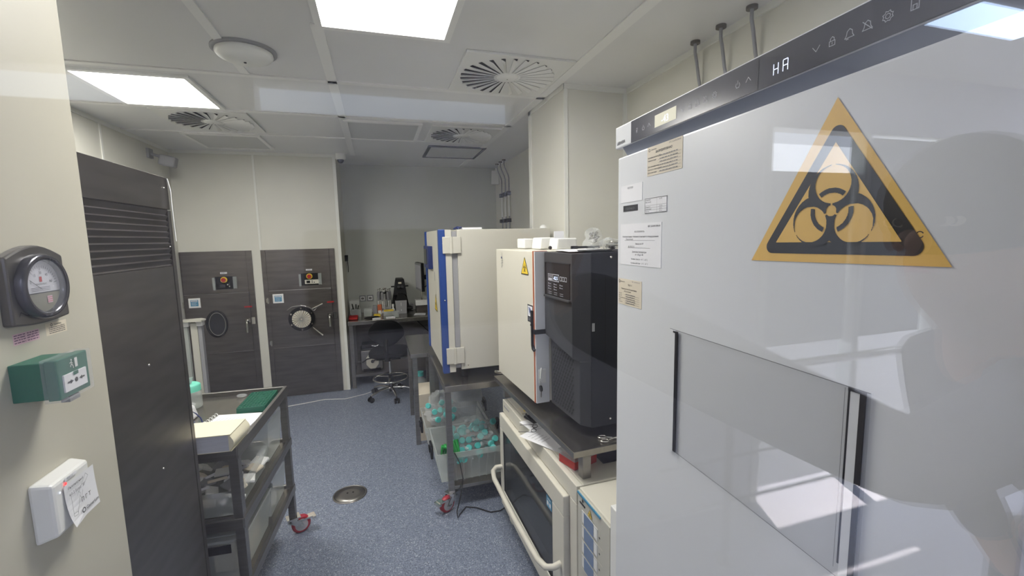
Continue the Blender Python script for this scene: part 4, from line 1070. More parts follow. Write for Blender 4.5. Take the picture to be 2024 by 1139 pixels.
obj('key', B(FI, 'black').lathe([(.014, -.003), (.014, .003)], (.55, .965, -.02), 14, 'z').use('chrome').tube([(.549, 1.0, -.02), (.55, .975, -.02)], .0015, 5).box(.547, .553, .925, .953, -.022, -.018), k2)
# charcoal column
cb = B(FI, 'charcoal2')
cb.box(.541, .850, .887, 1.584, -.62, -.105)
obj('column_body', cb, t, .003)
up = B(FI, 'charcoal')
up.hexa([(.541, 1.215, -.105), (.848, 1.135, -.105), (.848, 1.582, -.105), (.541, 1.582, -.105)], [(.541, 1.215, -.048), (.80, 1.165, -.048), (.80, 1.582, -.048), (.541, 1.582, -.048)])
cp = obj('control_panel', up, t, .002)
lw = B(FI, 'charcoal').hexa([(.552, .889, -.105), (.848, .889, -.105), (.848, 1.16, -.105), (.552, 1.21, -.105)], [(.555, .895, -.070), (.822, .895, -.070), (.822, 1.155, -.070), (.555, 1.20, -.070)])
gp = obj('grille_panel', lw, t, .002)
gr = B(FI, 'dark')
for r in range(15):
    for c_ in range(9):
        u = .585 + c_ * .0215 + (.01 if r % 2 else 0); v = .92 + r * .0172
        if u < .785 and v < 1.185 - (u - .585) * .1: gr.add([(u - .0095, v - .0045, -.0685), (u - .004, v - .0080, -.0685), (u + .003, v - .004, -.0685), (u + .0095, v + .0045, -.0685), (u + .004, v + .0080, -.0685), (u - .003, v + .004, -.0685)], [(0, 1, 2, 3, 4, 5)])
obj('vent_slot', gr, gp)
sb = B(FI, 'screen').box(.560, .785, 1.398, 1.538, -.048, -.046)
sb.use('charcoal2').box(.555, .79, 1.538, 1.542, -.048, -.044).box(.555, .56, 1.398, 1.538, -.048, -.044)
sp = obj('display', sb, cp)
w = -.0452
b = B(FI, 'iconink').line([(.585, 1.462), (.63, 1.462), (.63, 1.49), (.585, 1.49), (.585, 1.462)], .002, w).rect(.590, .625, 1.464, 1.473, w)
for i in range(3): b.rect(.593 + .012 * i, .598 + .012 * i, 1.476, 1.487, w)
b.line([(.634, 1.462), (.690, 1.462), (.690, 1.49), (.634, 1.49), (.634, 1.462)], .003, w)
b.use('led').text('-02.5', .638, 1.468, .015, w, bold=.02)
b.use('iconink')
for i in range(3): b.line([(.70 + .022 * i, 1.468), (.716 + .022 * i, 1.468), (.716 + .022 * i, 1.484), (.70 + .022 * i, 1.484), (.70 + .022 * i, 1.468)], .0025, w)
for r in range(3):
    for c_ in range(3):
        if c_ == 2 and r == 2: continue
        u = .588 + .055 * c_; v = 1.446 - .011 * r
        b.rect(u, u + .005, v, v + .006, w).rect(u + .008, u + .028, v + .001, v + .003, w)
for r in range(2):
    for c_ in range(3): b.rect(.588 + .055 * c_, .62 + .055 * c_, 1.405 + .008 * r, 1.4065 + .008 * r, w)
obj('readout', b, sp)
obj('ledge', B(FI, 'charcoal').box(.555, .795, 1.388, 1.397, -.048, -.036), cp, .002)
obj('sensor', B(FI, 'black').disc(.735, 1.565, .003, -.0475, 10), cp)
fside = FR(tuple(FI @ Vector((.851, 0, 0))), tuple((FI.to_3x3() @ Vector((0, 0, -1)))), (0, 0, 1))
b = B(fside, 'black').rect(.190 - .0, .192, .89, 1.58, .001).rect(.150, .151, .89, 1.58, .001) if False else B(fside, 'black').rect(.165, .167, .89, 1.582, .001).rect(.165, .60, 1.571, 1.573, .001)
obj('panel_seam', b, t)
for v in (1.565, .915): obj('screw', B(fside, 'chrome').sphere((.19, v, .001), .006, 10, 6), t)
obj('metal_clip', B(fside, 'pvc').box(.108, .118, 1.28, 1.312, 0, .003), t)
TZ = 1.588
# on top of it
def top_box(x0, x1, y0, y1, z1, label, skew=0):
    t = thing('white_carton', label, 'box', ((x0 + x1) / 2, (y0 + y1) / 2, TZ))
    obj('box', B(m='white').hexa([(x0, y0, TZ), (x1, y0, TZ), (x1, y1, TZ), (x0, y1, TZ)], [(x0 + skew, y0, z1), (x1, y0, z1), (x1, y1, z1), (x0 + skew, y1, z1)]), t, .006)
top_box(.745, .80, 2.20, 2.32, 1.641, 'small white container leftmost on the cooled incubator top')
top_box(.765, .85, 2.02, 2.14, 1.645, 'white rounded container in the middle on the cooled incubator top', .008)
top_box(.795, .90, 1.88, 1.98, 1.640, 'white container rightmost on the cooled incubator top', .006)
ibox('upright_card', 'small white upright card behind the rightmost white container', 'card', .828, .88, 1.985, 1.99, TZ, 1.674, 'paper', 0)
single('paper_sheet', B(m='paper').add([(.72, 1.58, TZ), (.90, 1.55, TZ), (.97, 1.78, TZ + .003), (.76, 1.82, TZ + .002)], [(0, 1, 2, 3)]).use('black').add([(.74, 1.53, TZ + .004), (.98, 1.53, TZ + .004), (.98, 1.62, TZ + .005), (.78, 1.64, TZ + .004)], [(0, 1, 2, 3)]), 'loose papers and a dark folder on the cooled incubator top', 'paper')
single('black_bulb', B(m='black').sphere((.772, 1.90, TZ + .009), .009, 12, 8), 'small black rubber bulb between the white containers', 'bulb')
t = thing('marker_pen', 'black pen lying on the papers on the cooled incubator top', 'pen', (.86, 1.72, TZ + .008))
obj('barrel', B(m='black').cyl((.82, 1.73, TZ + .012), (.93, 1.72, TZ + .012), .005), t); obj('cap', B(m='black').cyl((.80, 1.732, TZ + .012), (.83, 1.729, TZ + .012), .0065), t)
blob('plastic_bag', 'crumpled clear bag on the cooled incubator top, taller left one', 'bag', (.90, 1.72, TZ + .045), .042, 'film', 21, (1.1, .9, .95), .3)
blob('plastic_bag', 'crumpled clear bag on the cooled incubator top, flatter right one', 'bag', (.925, 1.62, TZ + .025), .042, 'film', 23, (1.1, .8, .55), .3)
blob('foil_ball', 'crumpled foil inside the taller clear bag', 'foil', (.905, 1.72, TZ + .055), .022, 'chrome', 25, (1, 1, 1), .35, 12, 8)
blob('foil_ball', 'crumpled foil inside the flatter clear bag', 'foil', (.935, 1.62, TZ + .02), .022, 'chrome', 27, (1.3, 1, .6), .35, 12, 8)

# ================================================================== FREEZER
FZ = FR((.622, 1.05, 0), (-.0449, -.999, 0), (0, 0, 1))
t = rot_thing('lab_freezer', 'tall white laboratory freezer with biohazard sign, filling the right side', 'freezer', FZ, .4, -.35)
WU = .82
obj('body', B(FZ, 'freezer').box(0.004, WU, .06, 1.925, -.72, -.075), t, .004)
obj('plinth', B(FZ, 'charcoal').box(0.02, WU - .02, 0, .06, -.68, -.09), t)
d = obj('door', B(FZ, 'freezer').box(0, WU, .08, 1.8505, -.07, 0), t, .004)
hd = obj('header', B(FZ, 'freezer').box(-.003, WU, 1.873, 1.928, -.075, .006), t, .003)
obj('recess', B(FZ, 'recess').hexa([(.03, 1.8515, -.075), (WU, 1.8515, -.075), (WU, 1.8515, -.012), (.03, 1.8515, -.012)], [(.03, 1.873, -.075), (WU, 1.873, -.075), (WU, 1.873, .003), (.03, 1.873, .003)]), t)
gl = B(FZ, 'header').box(.079, .775, 1.874, 1.9245, .006, .0075)
gl.use('charcoal2').rect(.4715, .4728, 1.8745, 1.924, .0078)
gp = obj('touch_panel', gl, hd)
obj('brand_lettering', B(FZ, 'ink').text('LIEBHERR', .006, 1.882, .0075, .0066, sx=.98, bold=.03), hd)
w = .0079
b = B(FZ, 'iconink')
def ic(kind, u, v=1.897, s_=.0065, wd=.0009):
    L = lambda pts: b.line([(u + x * s_, v + y * s_) for x, y in pts], wd, w)
    if kind == 'P': L([(-.5, .3), (-.7, -.3), (-.4, -.8), (.4, -.8), (.7, -.3), (.5, .3)]); L([(0, .9), (0, 0)])
    if kind == 'R': L([(-.4, -.8), (-.4, .8), (.4, .8), (.4, 0), (-.4, 0), (.4, -.8)])
    if kind == 'U': L([(-.8, -.4), (0, .6), (.8, -.4)])
    if kind == 'D': L([(-.8, .4), (0, -.6), (.8, .4)])
    if kind == 'L': L([(-.6, -.8), (.6, -.8), (.6, .1), (-.6, .1), (-.6, -.8)]); L([(-.4, .1), (-.4, .6), (0, .9), (.4, .6), (.4, .1)]); L([(0, -.2), (0, -.5)])
    if kind in 'BX':
        L([(-.9, -.7), (-.6, -.2), (-.5, .5), (0, .9), (.5, .5), (.6, -.2), (.9, -.7), (-.9, -.7)])
        L([(-.6, -.95), (-.2, -.95)]) if kind == 'B' else L([(-.9, .9), (.9, -.9)])
    if kind == 'G':
        b.ring(u, v, s_ * .35, s_ * .35 + wd, w, 14); pts = []
        for i in range(17): r = .95 if i % 2 else .72; pts.append((r * math.cos(2 * PI * i / 16), r * math.sin(2 * PI * i / 16)))
        L(pts)
    if kind == 'S': L([(-.6, -.9), (-.6, .9), (.6, .9), (.6, -.9), (-.6, -.9)]); L([(-.3, -.9), (-.3, -.1), (.3, -.1), (.3, -.9)])
for kd, u in (('R', .107), ('P', .135), ('U', .159), ('D', .281), ('L', .304), ('B', .326), ('X', .349), ('G', .373), ('P', .429), ('U', .452), ('D', .572), ('L', .595), ('B', .618), ('X', .640), ('G', .663), ('S', .691)): ic(kd, u)
obj('icon_row', b, gp)
obj('display', B(FZ, 'ledsoft').rect(.182, .260, 1.885, 1.911, w).use('led').text('-43', .208, 1.889, .015, w + .0004), gp, label='lit pale temperature display')
def seg(b, ch, u, v, h, w):
    wd = h * .5; t_ = h * .11
    S_ = {'a': [(u, v + h), (u + wd, v + h)], 'b': [(u + wd, v + h), (u + wd, v + h / 2)], 'c': [(u + wd, v + h / 2), (u + wd, v)], 'e': [(u, v), (u, v + h / 2)], 'f': [(u, v + h / 2), (u, v + h)], 'g': [(u, v + h / 2), (u + wd, v + h / 2)]}
    for c_ in ch:
        (x0, y0), (x1, y1) = S_[c_]; f = .1
        b.line([(x0 + (x1 - x0) * f, y0 + (y1 - y0) * f), (x1 - (x1 - x0) * f, y1 - (y1 - y0) * f)], t_ * .7, w)
b = B(FZ, 'led'); seg(b, 'bcefg', .502, 1.886, .0165, w); seg(b, 'abcefg', .519, 1.886, .0165, w)
obj('display', b, gp, label='glowing HA display letters')

# biohazard sign on the door
b = B(FZ, 'yellow').add([(.467, 1.603, .001), (.743, 1.608, .001), (.602, 1.825, .001)], [(0, 1, 2)])
def tri_r(b, P, r, m, w):
    P = [Vector(p) for p in P]; c_ = sum(P, Vector((0, 0))) / 3; pts = []
    for i in range(3):
        p = P[i]; a = (P[i - 1] - p).normalized(); q_ = (P[(i + 1) % 3] - p).normalized()
        ang = a.angle(q_) / 2; bis = (a + q_).normalized(); o_ = p + bis * (r / math.sin(ang))
        s0 = o_ - (bis * r).xy if False else None
        f0 = p + a * (r / math.tan(ang)) - o_; f1 = p + q_ * (r / math.tan(ang)) - o_
        a0 = math.atan2(f0.y, f0.x); a1 = math.atan2(f1.y, f1.x); da = (a1 - a0 + PI) % (2 * PI) - PI
        for k_ in range(9): pts.append((o_.x + r * math.cos(a0 + da * k_ / 8), o_.y + r * math.sin(a0 + da * k_ / 8)))
    b.use(m).add([(p[0], p[1], w) for p in pts], [tuple(range(len(pts)))])
tri_r(b, [(.4885, 1.616), (.7245, 1.619), (.6055, 1.797)], .0105, 'signblack', .0015)
tri_r(b, [(.5155, 1.633), (.693, 1.635), (.604, 1.767)], .0006, 'yellow', .002)
bio(b, .6035, 1.6765, .0615, 170, .0025)
b.use('signblack').ring(.711, 1.643, .003, .0042, .0025, 14, .4, 2.8).ring(.711, 1.643, .003, .0042, .0025, 14, 3.5, 5.9)
obj('biohazard_sign', b, d, label='large yellow triangular biohazard sign')

def fsticker(name, u0, u1, v0, v1, m, fn, label=None):
    b = B(FZ, m).box(u0, u1, v0, v1, 0, .0008); fn(b, u0, v0, u1, v1); return obj(name, b, d, label=label)
w = .0012
def s1(b, u0, v0, u1, v1):
    b.use('ink').text('Generium', u0 + .016, v1 - .009, .0038, w).ring(u0 + .009, v1 - .0075, .0022, .0034, w, 14).text('ВТС 25-09-Ф-2908-03', u1 - .046, v1 - .006, .0032, w)
    b.text('ВАЛИДИРОВАНО', (u0 + u1) / 2, v1 - .017, .0052, w, 'CENTER', bold=.02)
    for i, s in enumerate(('Квалификационный №', 'Наименование', '', 'Дата квалификации', 'Протокол утвержден от', 'Дата окончания')):
        v = v1 - .026 - .0068 * i
        b.use('ink').text(s, u0 + .003, v, .0034, w, bold=.01).rect(u0 + .045, u1 - .004, v - .0012, v - .0009, w)
        b.use('inkgrey'); lines_label(b, u0 + .05, u1 - .015, (v + .0002,), i, .0028, w)
fsticker('validation_label', .143, .274, 1.784, 1.849, 'beige', s1)
fsticker('code_label', .02, .122, 1.732, 1.775, 'paper', lambda b, u0, v0, u1, v1: b.use('ink').text('00271029', (u0 + u1) / 2 - .004, v1 - .010, .005, w, 'CENTER'))
fsticker('black_label', .032, .102, 1.709, 1.724, 'signblack', lambda b, u0, v0, u1, v1: b.use('inkgrey').text('15004631', u0 + .010, v0 + .004, .006, w, sx=1.5))
def s3(b, u0, v0, u1, v1):
    b.use('ink').line([(u0 + .001, v0 + .001), (u1 - .001, v0 + .001), (u1 - .001, v1 - .001), (u0 + .001, v1 - .001), (u0 + .001, v0 + .001)], .001, w)
    for v in (.018, .0125, .0075): b.rect(u0, u1, v0 + v, v0 + v + .0004, w)
    b.rect(u0 + .05, u0 + .0504, v0, v1, w)
    b.text('Хладагент', u0 + .003, v1 - .006, .0032, w).text('Инв. номер', u0 + .003, v1 - .011, .0032, w).text('R-290', u0 + .06, v1 - .006, .0032, w)
    for i in range(3): b.text(('Мощность', 'Напряжение', 'Частота')[i], u0 + .003, v0 + .0135 - .0052 * i, .003, w).text(('210 Вт', '230 В', '50 Гц')[i], u0 + .06, v0 + .0135 - .0052 * i, .003, w)
fsticker('rating_table_label', .135, .224, 1.6985, 1.734, 'paper', s3)
def s4(b, u0, v0, u1, v1):
    c_ = (u0 + u1) / 2
    b.use('ink').text('ВКГ 25-09-Ф-2956-01', u1 - .055, v1 - .010, .004, w, bold=.02).text('АО «ГЕНЕРИУМ»', c_, v1 - .022, .0042, w, 'CENTER')
    b.text('Наименование элемента основного оборудования', c_, v1 - .034, .0042, w, 'CENTER', sx=1.15).rect(u0 + .022, u1 - .025, v1 - .042, v1 - .0415, w)
    b.text('Заводской №', c_, v1 - .052, .0042, w, 'CENTER').rect(u0 + .038, u1 - .045, v1 - .0605, v1 - .06, w)
    b.text('Диапазон температуры', c_, v1 - .072, .0042, w, 'CENTER').text('от -18 до -40', c_, v1 - .079, .0048, w, 'CENTER')
    b.text('Уровень тревоги  -15 °C  -45 °C', c_, v1 - .090, .0038, w, 'CENTER').text('Уровень действия  -13 °C  -47 °C', c_, v1 - .100, .0038, w, 'CENTER')
    b.use('inkgrey').text('Морозильник', u0 + .028, v1 - .0405, .004, w).text('83.104.213.1', u0 + .04, v1 - .0595, .0045, w)
fsticker('equipment_sheet', .019, .205, 1.573, 1.677, 'paper', s4, 'white printed equipment sheet')
def s5(b, u0, v0, u1, v1):
    b.use('ink').text('Generium', u0 + .013, v1 - .009, .0038, w).ring(u0 + .007, v1 - .0075, .0025, .004, w, 14).text('ВКГ 25-09-Ф-2610-12', u1 - .045, v1 - .006, .003, w)
    b.text('ГБО 7.1', u0 + .05, v1 - .017, .0045, w).text('Техническое обслуживание', u0 + .015, v1 - .028, .0042, w).text('оборудование', u0 + .03, v1 - .034, .0038, w)
    for i, s in enumerate(('Зав. №', 'Инв. №', 'Периодичность', 'Дата', 'Подпись')): b.use('ink').text(s, u0 + .004, v1 - .041 - .0055 * i, .0032, w).rect(u0 + .035, u1 - .01, v1 - .042 - .0055 * i, v1 - .0416 - .0055 * i, w)
    b.use('inkgrey'); lines_label(b, u0 + .04, u1 - .03, [v1 - .041 - .0055 * i for i in range(5)], 9, .0028, w)
fsticker('service_label', .009, .125, 1.466, 1.5345, 'beige', s5)

# document pocket with dark side strips
pk = obj('document_pocket', B(FZ, 'lens2').box(.248, .672, 1.168, 1.443, .001, .003), d, label='clear plastic document pocket with dark side strips')
b = B(FZ, 'freezer').box(.249, .268, 1.168, 1.442, .0032, .005).use('signblack').box(.269, .277, 1.170, 1.441, .0032, .0055).box(.262, .269, 1.437, 1.441, .0032, .0055)
obj('side_strip', b, pk)
b = B(FZ, 'freezer').box(.648, .6605, 1.170, 1.438, .0032, .0045).use('signblack').box(.661, .668, 1.169, 1.443, .0032, .0055).box(.6455, .6475, 1.19, 1.443, .0032, .005).box(.6455, .668, 1.439, 1.443, .0032, .0055)
obj('side_strip', b, pk)
obj('pocket_sheet', B(FZ, 'pvc').add([(.28, 1.178, .0008), (.449, 1.178, .0008), (.44, 1.30, .0008), (.452, 1.41, .0008), (.44, 1.438, .0008), (.28, 1.438, .0008)], [(0, 1, 2, 3, 4, 5)]), pk) if False else None
obj('edge_line', B(FZ, 'inkgrey').line([(.248, 1.443), (.672, 1.443)], .0012, .0034).line([(.277, 1.170), (.46, 1.171), (.645, 1.168)], .0012, .0034).line([(.640, 1.18), (.640, 1.44)], .0008, .0034), pk)

# ================================================================== TROLLEY (left)
TH = -.063
FC = Matrix.Translation((-.562, 1.862, 0)) @ Matrix.Rotation(TH, 4, 'Z')     # origin: near right corner, x to the left is negative
def ct(p): return tuple(FC @ Vector(p))
t = thing('steel_trolley', 'three-tier stainless steel trolley on red-wheeled casters, left foreground', 'trolley', (-.83, 2.2, 0))
CL, CWd = .735, .50     # depth along y, width along -x
for nm, z0, z1 in (('top_tray', .835, .841), ('middle_shelf', .545, .555), ('bottom_shelf', .272, .282)):
    b = B(FC, 'steeltop').box(-CWd, 0, 0, CL, z0, z1)
    rim = .863 if nm == 'top_tray' else z1 + .012; lo = z0 - .02
    b.use('steel').box(-CWd, 0, -.004, .012, lo, rim).box(-CWd, 0, CL - .012, CL + .004, lo, rim).box(-.012, .004, 0, CL, lo, rim).box(-CWd - .004, -CWd + .012, 0, CL, lo, rim)
    obj(nm, b, t, .0015)
for x, y in ((-.034, .002), (-.034, CL - .036), (-CWd, .002), (-CWd, CL - .036)):
    obj('leg', B(FC, 'steel').box(x, x + .034, y, y + .034, .105, .815), t, .001)
for x, y, a in ((-.017, .02, .9), (-.017, CL - .02, 3.5), (-CWd + .017, .02, 2.), (-CWd + .017, CL - .02, 2.6)):
    q = FC @ Vector((x, y, 0)); caster(t, q.x, q.y, a, .107)

# things on the trolley
t = thing('thick_book', 'thick cream-covered book lying on the near end of the trolley', 'book', ct((-.2, .05, .863)))
Fb = FC @ Matrix.Translation((0, -.035, .864)) @ Matrix.Rotation(-.03, 4, 'Z')
obj('page_block', B(Fb, 'pages').box(-.42, -.012, .001, .15, .002, .064), t)
b = B(Fb, 'bookcream').box(-.42, -.004, 0, .152, .064, .067).box(-.42, -.004, 0, .152, 0, .002)
n = 8; pr = [(-.012 + .018 * math.sin(PI * i / n), .067 * i / n) for i in range(n + 1)]
vs = [(x, 0, z) for x, z in pr] + [(x + .004, .152, z) for x, z in pr]
b.add(vs, [(i, i + 1, n + 2 + i, n + 1 + i) for i in range(n)], True).add([(-.012, 0, 0)] + [(x, 0.0, z) for x, z in pr], [tuple(range(n + 2))])
obj('cover', b, t)
t = thing('spiral_notebook', 'open white spiral notebook on the trolley behind the thick book', 'notebook', ct((-.11, .27, .842)))
Fn = FC @ Matrix.Translation((-.03, .30, .8415)) @ Matrix.Rotation(-.12, 4, 'Z')
b = B(Fn, 'paper').box(-.20, .005, -.155, .10, 0, .006).use('inkgrey')
for i in range(8): b.line([(-.17 + .016 * i, .055), (-.18 + .016 * i, -.0)], .0018, .0064)
obj('page_block', b, t)
obj('spiral_binding', B(Fn, 'white').tube([(-.205 + .010 * math.cos(i * PI / 4), -.15 + i * .0029, .008 + .010 * math.sin(i * PI / 4)) for i in range(86)], .0022, 5), t)
t = thing('tube_rack', 'dark green tube rack on the far right of the trolley top', 'rack', ct((-.1, .6, .842)))
Fg = FC @ Matrix.Translation((-.085, .545, .8415)) @ Matrix.Rotation(.02, 4, 'Z')
b = B(Fg, 'greenrack').box(-.062, .062, -.115, .115, 0, .018)
for i in range(13): b.box(-.062, .062, -.113 + i * .0185, -.105 + i * .0185, .018, .026)
for i in range(9): b.box(-.062 + i * .0150, -.058 + i * .0150, -.113, .115, .018, .026)
obj('rack', b, t)
t = thing('wipe_jar', 'plastic jar with mint lid and a pulled tissue on the trolley, by the steel cabinet', 'jar', ct((-.385, .60, .842)))
q = (-.405, .59)
obj('body', B(FC, 'clear').lathe([(.05, .842), (.053, .85), (.053, .925), (.045, .94)], (q[0], q[1], 0), 22), t)
obj('lid', B(FC, 'mint').lathe([(.052, .925), (.052, .955), (.044, .962), (.016, .962)], (q[0], q[1], 0), 24), t)
obj('tissue', B(FC, 'paper').add([(q[0] - .02, q[1], .96), (q[0] + .015, q[1], .96), (q[0] + .03, q[1] - .01, 1.0), (q[0] - .01, q[1], .992), (q[0] - .03, q[1] + .01, 1.012)], [(0, 1, 2, 3), (0, 3, 4)]), t)
t = thing('wrapped_parcel', 'white printed bag of supplies in front of the mint-lidded jar', 'bag', ct((-.36, .44, .842)))
obj('bag', B(FC, 'paper').hexa([(-.42, .36, .842), (-.31, .36, .842), (-.31, .46, .842), (-.42, .46, .842)], [(-.41, .37, .895), (-.318, .37, .90), (-.322, .45, .905), (-.41, .45, .90)]).use('inkgrey').add([], []), t, .012)
obj('twist', B(FC, 'film').sphere((-.34, .42, .91), .028, 12, 8, (1.2, 1, .5)), t)
t = thing('tape_roll', 'roll of brown packing tape beside the blue clips on the trolley', 'tape', ct((-.36, .26, .842)))
obj('roll', B(FC, 'kraft').lathe([(.03, .842), (.05, .842), (.05, .885), (.03, .885), (.03, .842)], (-.345, .27, 0), 26, cap=False), t)
t = thing('blue_clip', 'bright blue plastic clip with cord on the trolley near the spiral binding', 'clip', ct((-.28, .30, .842)))
obj('body', B(FC @ Matrix.Translation((-.275, .27, .872)) @ Matrix.Rotation(.5, 4, 'Z'), 'blue').hexa([(-.022, -.015, -.03), (.028, -.015, -.03), (.028, .015, -.03), (-.022, .015, -.03)], [(-.03, -.015, .022), (.018, -.015, .022), (.018, .015, .022), (-.03, .015, .022)]), t, .005)
obj('cord', B(FC, 'navy').tube([(-.28, .27, .895), (-.27, .30, .92), (-.26, .31, .905), (-.235, .29, .89), (-.22, .27, .87)], .0025, 6), t)
single('crumpled_wrap', B(FC, 'film').sphere((-.20, .67, .853), .012, 10, 6, (2.2, 1, .8)), 'small crumpled clear wrap by the far rim of the trolley', 'wrap')

# boxes on the shelves
def rtote(*a, **k):
    return None
def tote_c(label, x0, x1, y0, y1, z0, z1, lid, contents, tape=False, lab=True, m='clear'):
    t = thing('storage_box', label, 'box', ct(((x0 + x1) / 2, (y0 + y1) / 2, z0)))
    b = B(FC, m); e = .014; zt = z1 - .02
    a = [(x0 + e, y0 + e), (x1 - e, y0 + e), (x1 - e, y1 - e), (x0 + e, y1 - e)]; A = [(x0, y0), (x1, y0), (x1, y1), (x0, y1)]
    for i in range(4): j = (i + 1) % 4; b.quad((*a[i], z0), (*a[j], z0), (*A[j], zt), (*A[i], zt))
    b.quad(*[(*p, z0) for p in a])
    for i in range(4): j = (i + 1) % 4; b.quad((*A[i], zt), (*A[j], zt), (*A[j], z1), (*A[i], z1))
    obj('shell', b, t)
    if lid:
        l = B(FC, m).box(x0 - .008, x1 + .008, y0 - .008, y1 + .008, z1 - .004, z1 + .008).box(x0 + .02, x1 - .02, y0 + .02, y1 - .02, z1 + .008, z1 + .014)
        obj('lid', l, t, .003)
    if tape: obj('tape_band', B(FC, 'black').box(x1 - .25, x1 - .04, y0 - .012, y0 - .009, z1 - .045, z1 - .01), t)
    if lab: obj('label_card', B(FC, 'paper').box(x0 + .16, x0 + .215, y0 - .004, y0 - .002, z0 + .025, z0 + .07).use('inkgrey').box(x0 + .17, x0 + .205, y0 - .0045, y0 - .004, z0 + .033, z0 + .06), t)
    return t
tote_c('clear lidded box of wrapped supplies on the trolley middle shelf, near one', -.37, -.03, .04, .44, .557, .665, False, 1)
tote_c('taller clear box at the far end of the trolley middle shelf', -.37, -.03, .47, .70, .557, .76, False, 1, lab=False)
tote_c('translucent box with black tape on the trolley bottom shelf, near one', -.40, -.025, .04, .40, .284, .455, True, 1, tape=True, m='clear')
tote_c('translucent box behind the taped one on the trolley bottom shelf', -.38, -.03, .44, .70, .284, .47, False, 1, lab=False, m='clear')
rn = random.Random(31); pk = None
k_ = 0
cols = ['paper', 'white', 'pvc', 'beige']
for i in range(30):
    x = -.33 + .055 * (i % 6) + rn.uniform(-.008, .008); y = .09 + .075 * (i // 6) + rn.uniform(-.01, .01)
    f = FC @ Matrix.Translation((x, y, .605 + rn.uniform(0, .02))) @ Matrix.Rotation(rn.uniform(0, 3), 4, 'Z') @ Matrix.Rotation(rn.uniform(-.7, .7), 4, 'X')
    single('wrapped_supply', B(f, cols[i % 4]).box(-.036, .036, -.024, .024, -.006, .006), 'small wrapped sterile packet in the clear box on the trolley middle shelf', 'packet', 'packets in the near box of the middle shelf', .003)
for i in range(8):
    x = -.33 + .085 * (i % 4) + rn.uniform(-.008, .008); y = .50 + .10 * (i // 4)
    f = FC @ Matrix.Translation((x, y, .60 + rn.uniform(0, .02))) @ Matrix.Rotation(rn.uniform(0, 3), 4, 'Z') @ Matrix.Rotation(rn.uniform(-.7, .7), 4, 'X')
    single('wrapped_supply', B(f, cols[i % 3]).box(-.035, .035, -.02, .02, -.006, .006), 'wrapped packet in the taller clear box on the trolley middle shelf', 'packet', 'packets in the taller box of the middle shelf', .003)
for i in range(4):
    f = FC @ Matrix.Translation((-.30 + .075 * i, .56, .33))
    single('reagent_bottle', B(f, 'white').lathe([(.028, -.04), (.028, .03), (.012, .045), (.012, .05)], n=16).use('black').lathe([(.015, .05), (.015, .068)], n=14), 'white bottle with black cap in the rear box on the trolley bottom shelf', 'bottle', 'bottles in the rear box of the bottom shelf')
for i in range(3):
    single('supply_carton', B(FC, ('white', 'pvc', 'beige')[i]).box(-.372 + .108 * i, -.272 + .108 * i, .09, .33, .29, .36 + .02 * i), ('low white carton inside the taped box on the bottom shelf', 'grey carton inside the taped box on the bottom shelf', 'beige carton inside the taped box on the bottom shelf')[i], 'carton', bev=.002)
t = thing('scoop', 'dark tool lying on the near left of the trolley middle shelf', 'tool', ct((-.42, .2, .557)))
obj('handle', B(FC, 'black').tube([(-.46, .12, .566), (-.43, .25, .566)], .009), t); obj('head', B(FC, 'pvc').box(-.445, -.405, .25, .33, .558, .575), t, .004)

# ================================================================== FLOOR THINGS
t = thing('floor_drain', 'round steel floor drain set in the blue-grey floor', 'drain', (-.254, 2.888, 0))
obj('rim', B(m='steel').lathe([(.106, 0), (.106, .004), (.096, .006), (.094, .002)], (-.254, 2.888, 0), 40, cap=False), t)
b = B(m='steel').lathe([(.093, .001), (.093, .004), (.05, .0055), (.04, .0045), (.004, .0045)], (-.254, 2.888, 0), 40).use('dark')
for x in (-.235, -.27): b.cyl((x, 2.90, .0055), (x, 2.90, .0065), .006, n=10)
b.ring(-.254, 2.888, .0935, .0955, .0042, 40)
obj('cover', b, t)
single('power_cable', B(m='white').tube([(-1.1, 4.6, .005), (-.95, 4.72, .005), (-.8, 4.75, .005), (-.6, 4.80, .005), (-.4, 4.74, .005), (-.2, 4.82, .005), (0., 4.98, .005), (.15, 5.0, .005)], .004, 6), 'thin white cord lying on the floor along the steel chambers', 'cord')

# ================================================================== PHOTOGRAPHER (seen only as a reflection)
def skin_mesh(name, pts, edges, rad, m, parent, sub=2, root=0, wm=I4):
    me = bpy.data.meshes.new(name); inv = W[parent.name].inverted()
    me.from_pydata([tuple(inv @ Vector(p)) for p in pts], edges, []); me.materials.append(M[m])
    o = bpy.data.objects.new(name, me); COL.objects.link(o); o.parent = parent; W[o.name] = W[parent.name]
    md = o.modifiers.new('skin', 'SKIN'); md.use_smooth_shade = True
    sv = me.skin_vertices[0].data if me.skin_vertices else None
    if sv is None:
        bpy.context.view_layer.objects.active = o
    for i, r in enumerate(rad):
        r = (r, r) if not isinstance(r, tuple) else r
        me.skin_vertices[0].data[i].radius = r
        me.skin_vertices[0].data[i].use_root = (i == root)
    s2 = o.modifiers.new('sub', 'SUBSURF'); s2.levels = sub; s2.render_levels = sub
    return o
PX, PY = 1.04, -.12
t = thing('person', 'person in dark shirt reaching a phone up to the glass, faintly mirrored at right', 'person', (PX, PY, 0))
HX, HY, HZ = .83, -.12, 1.66
QX = PX + .42
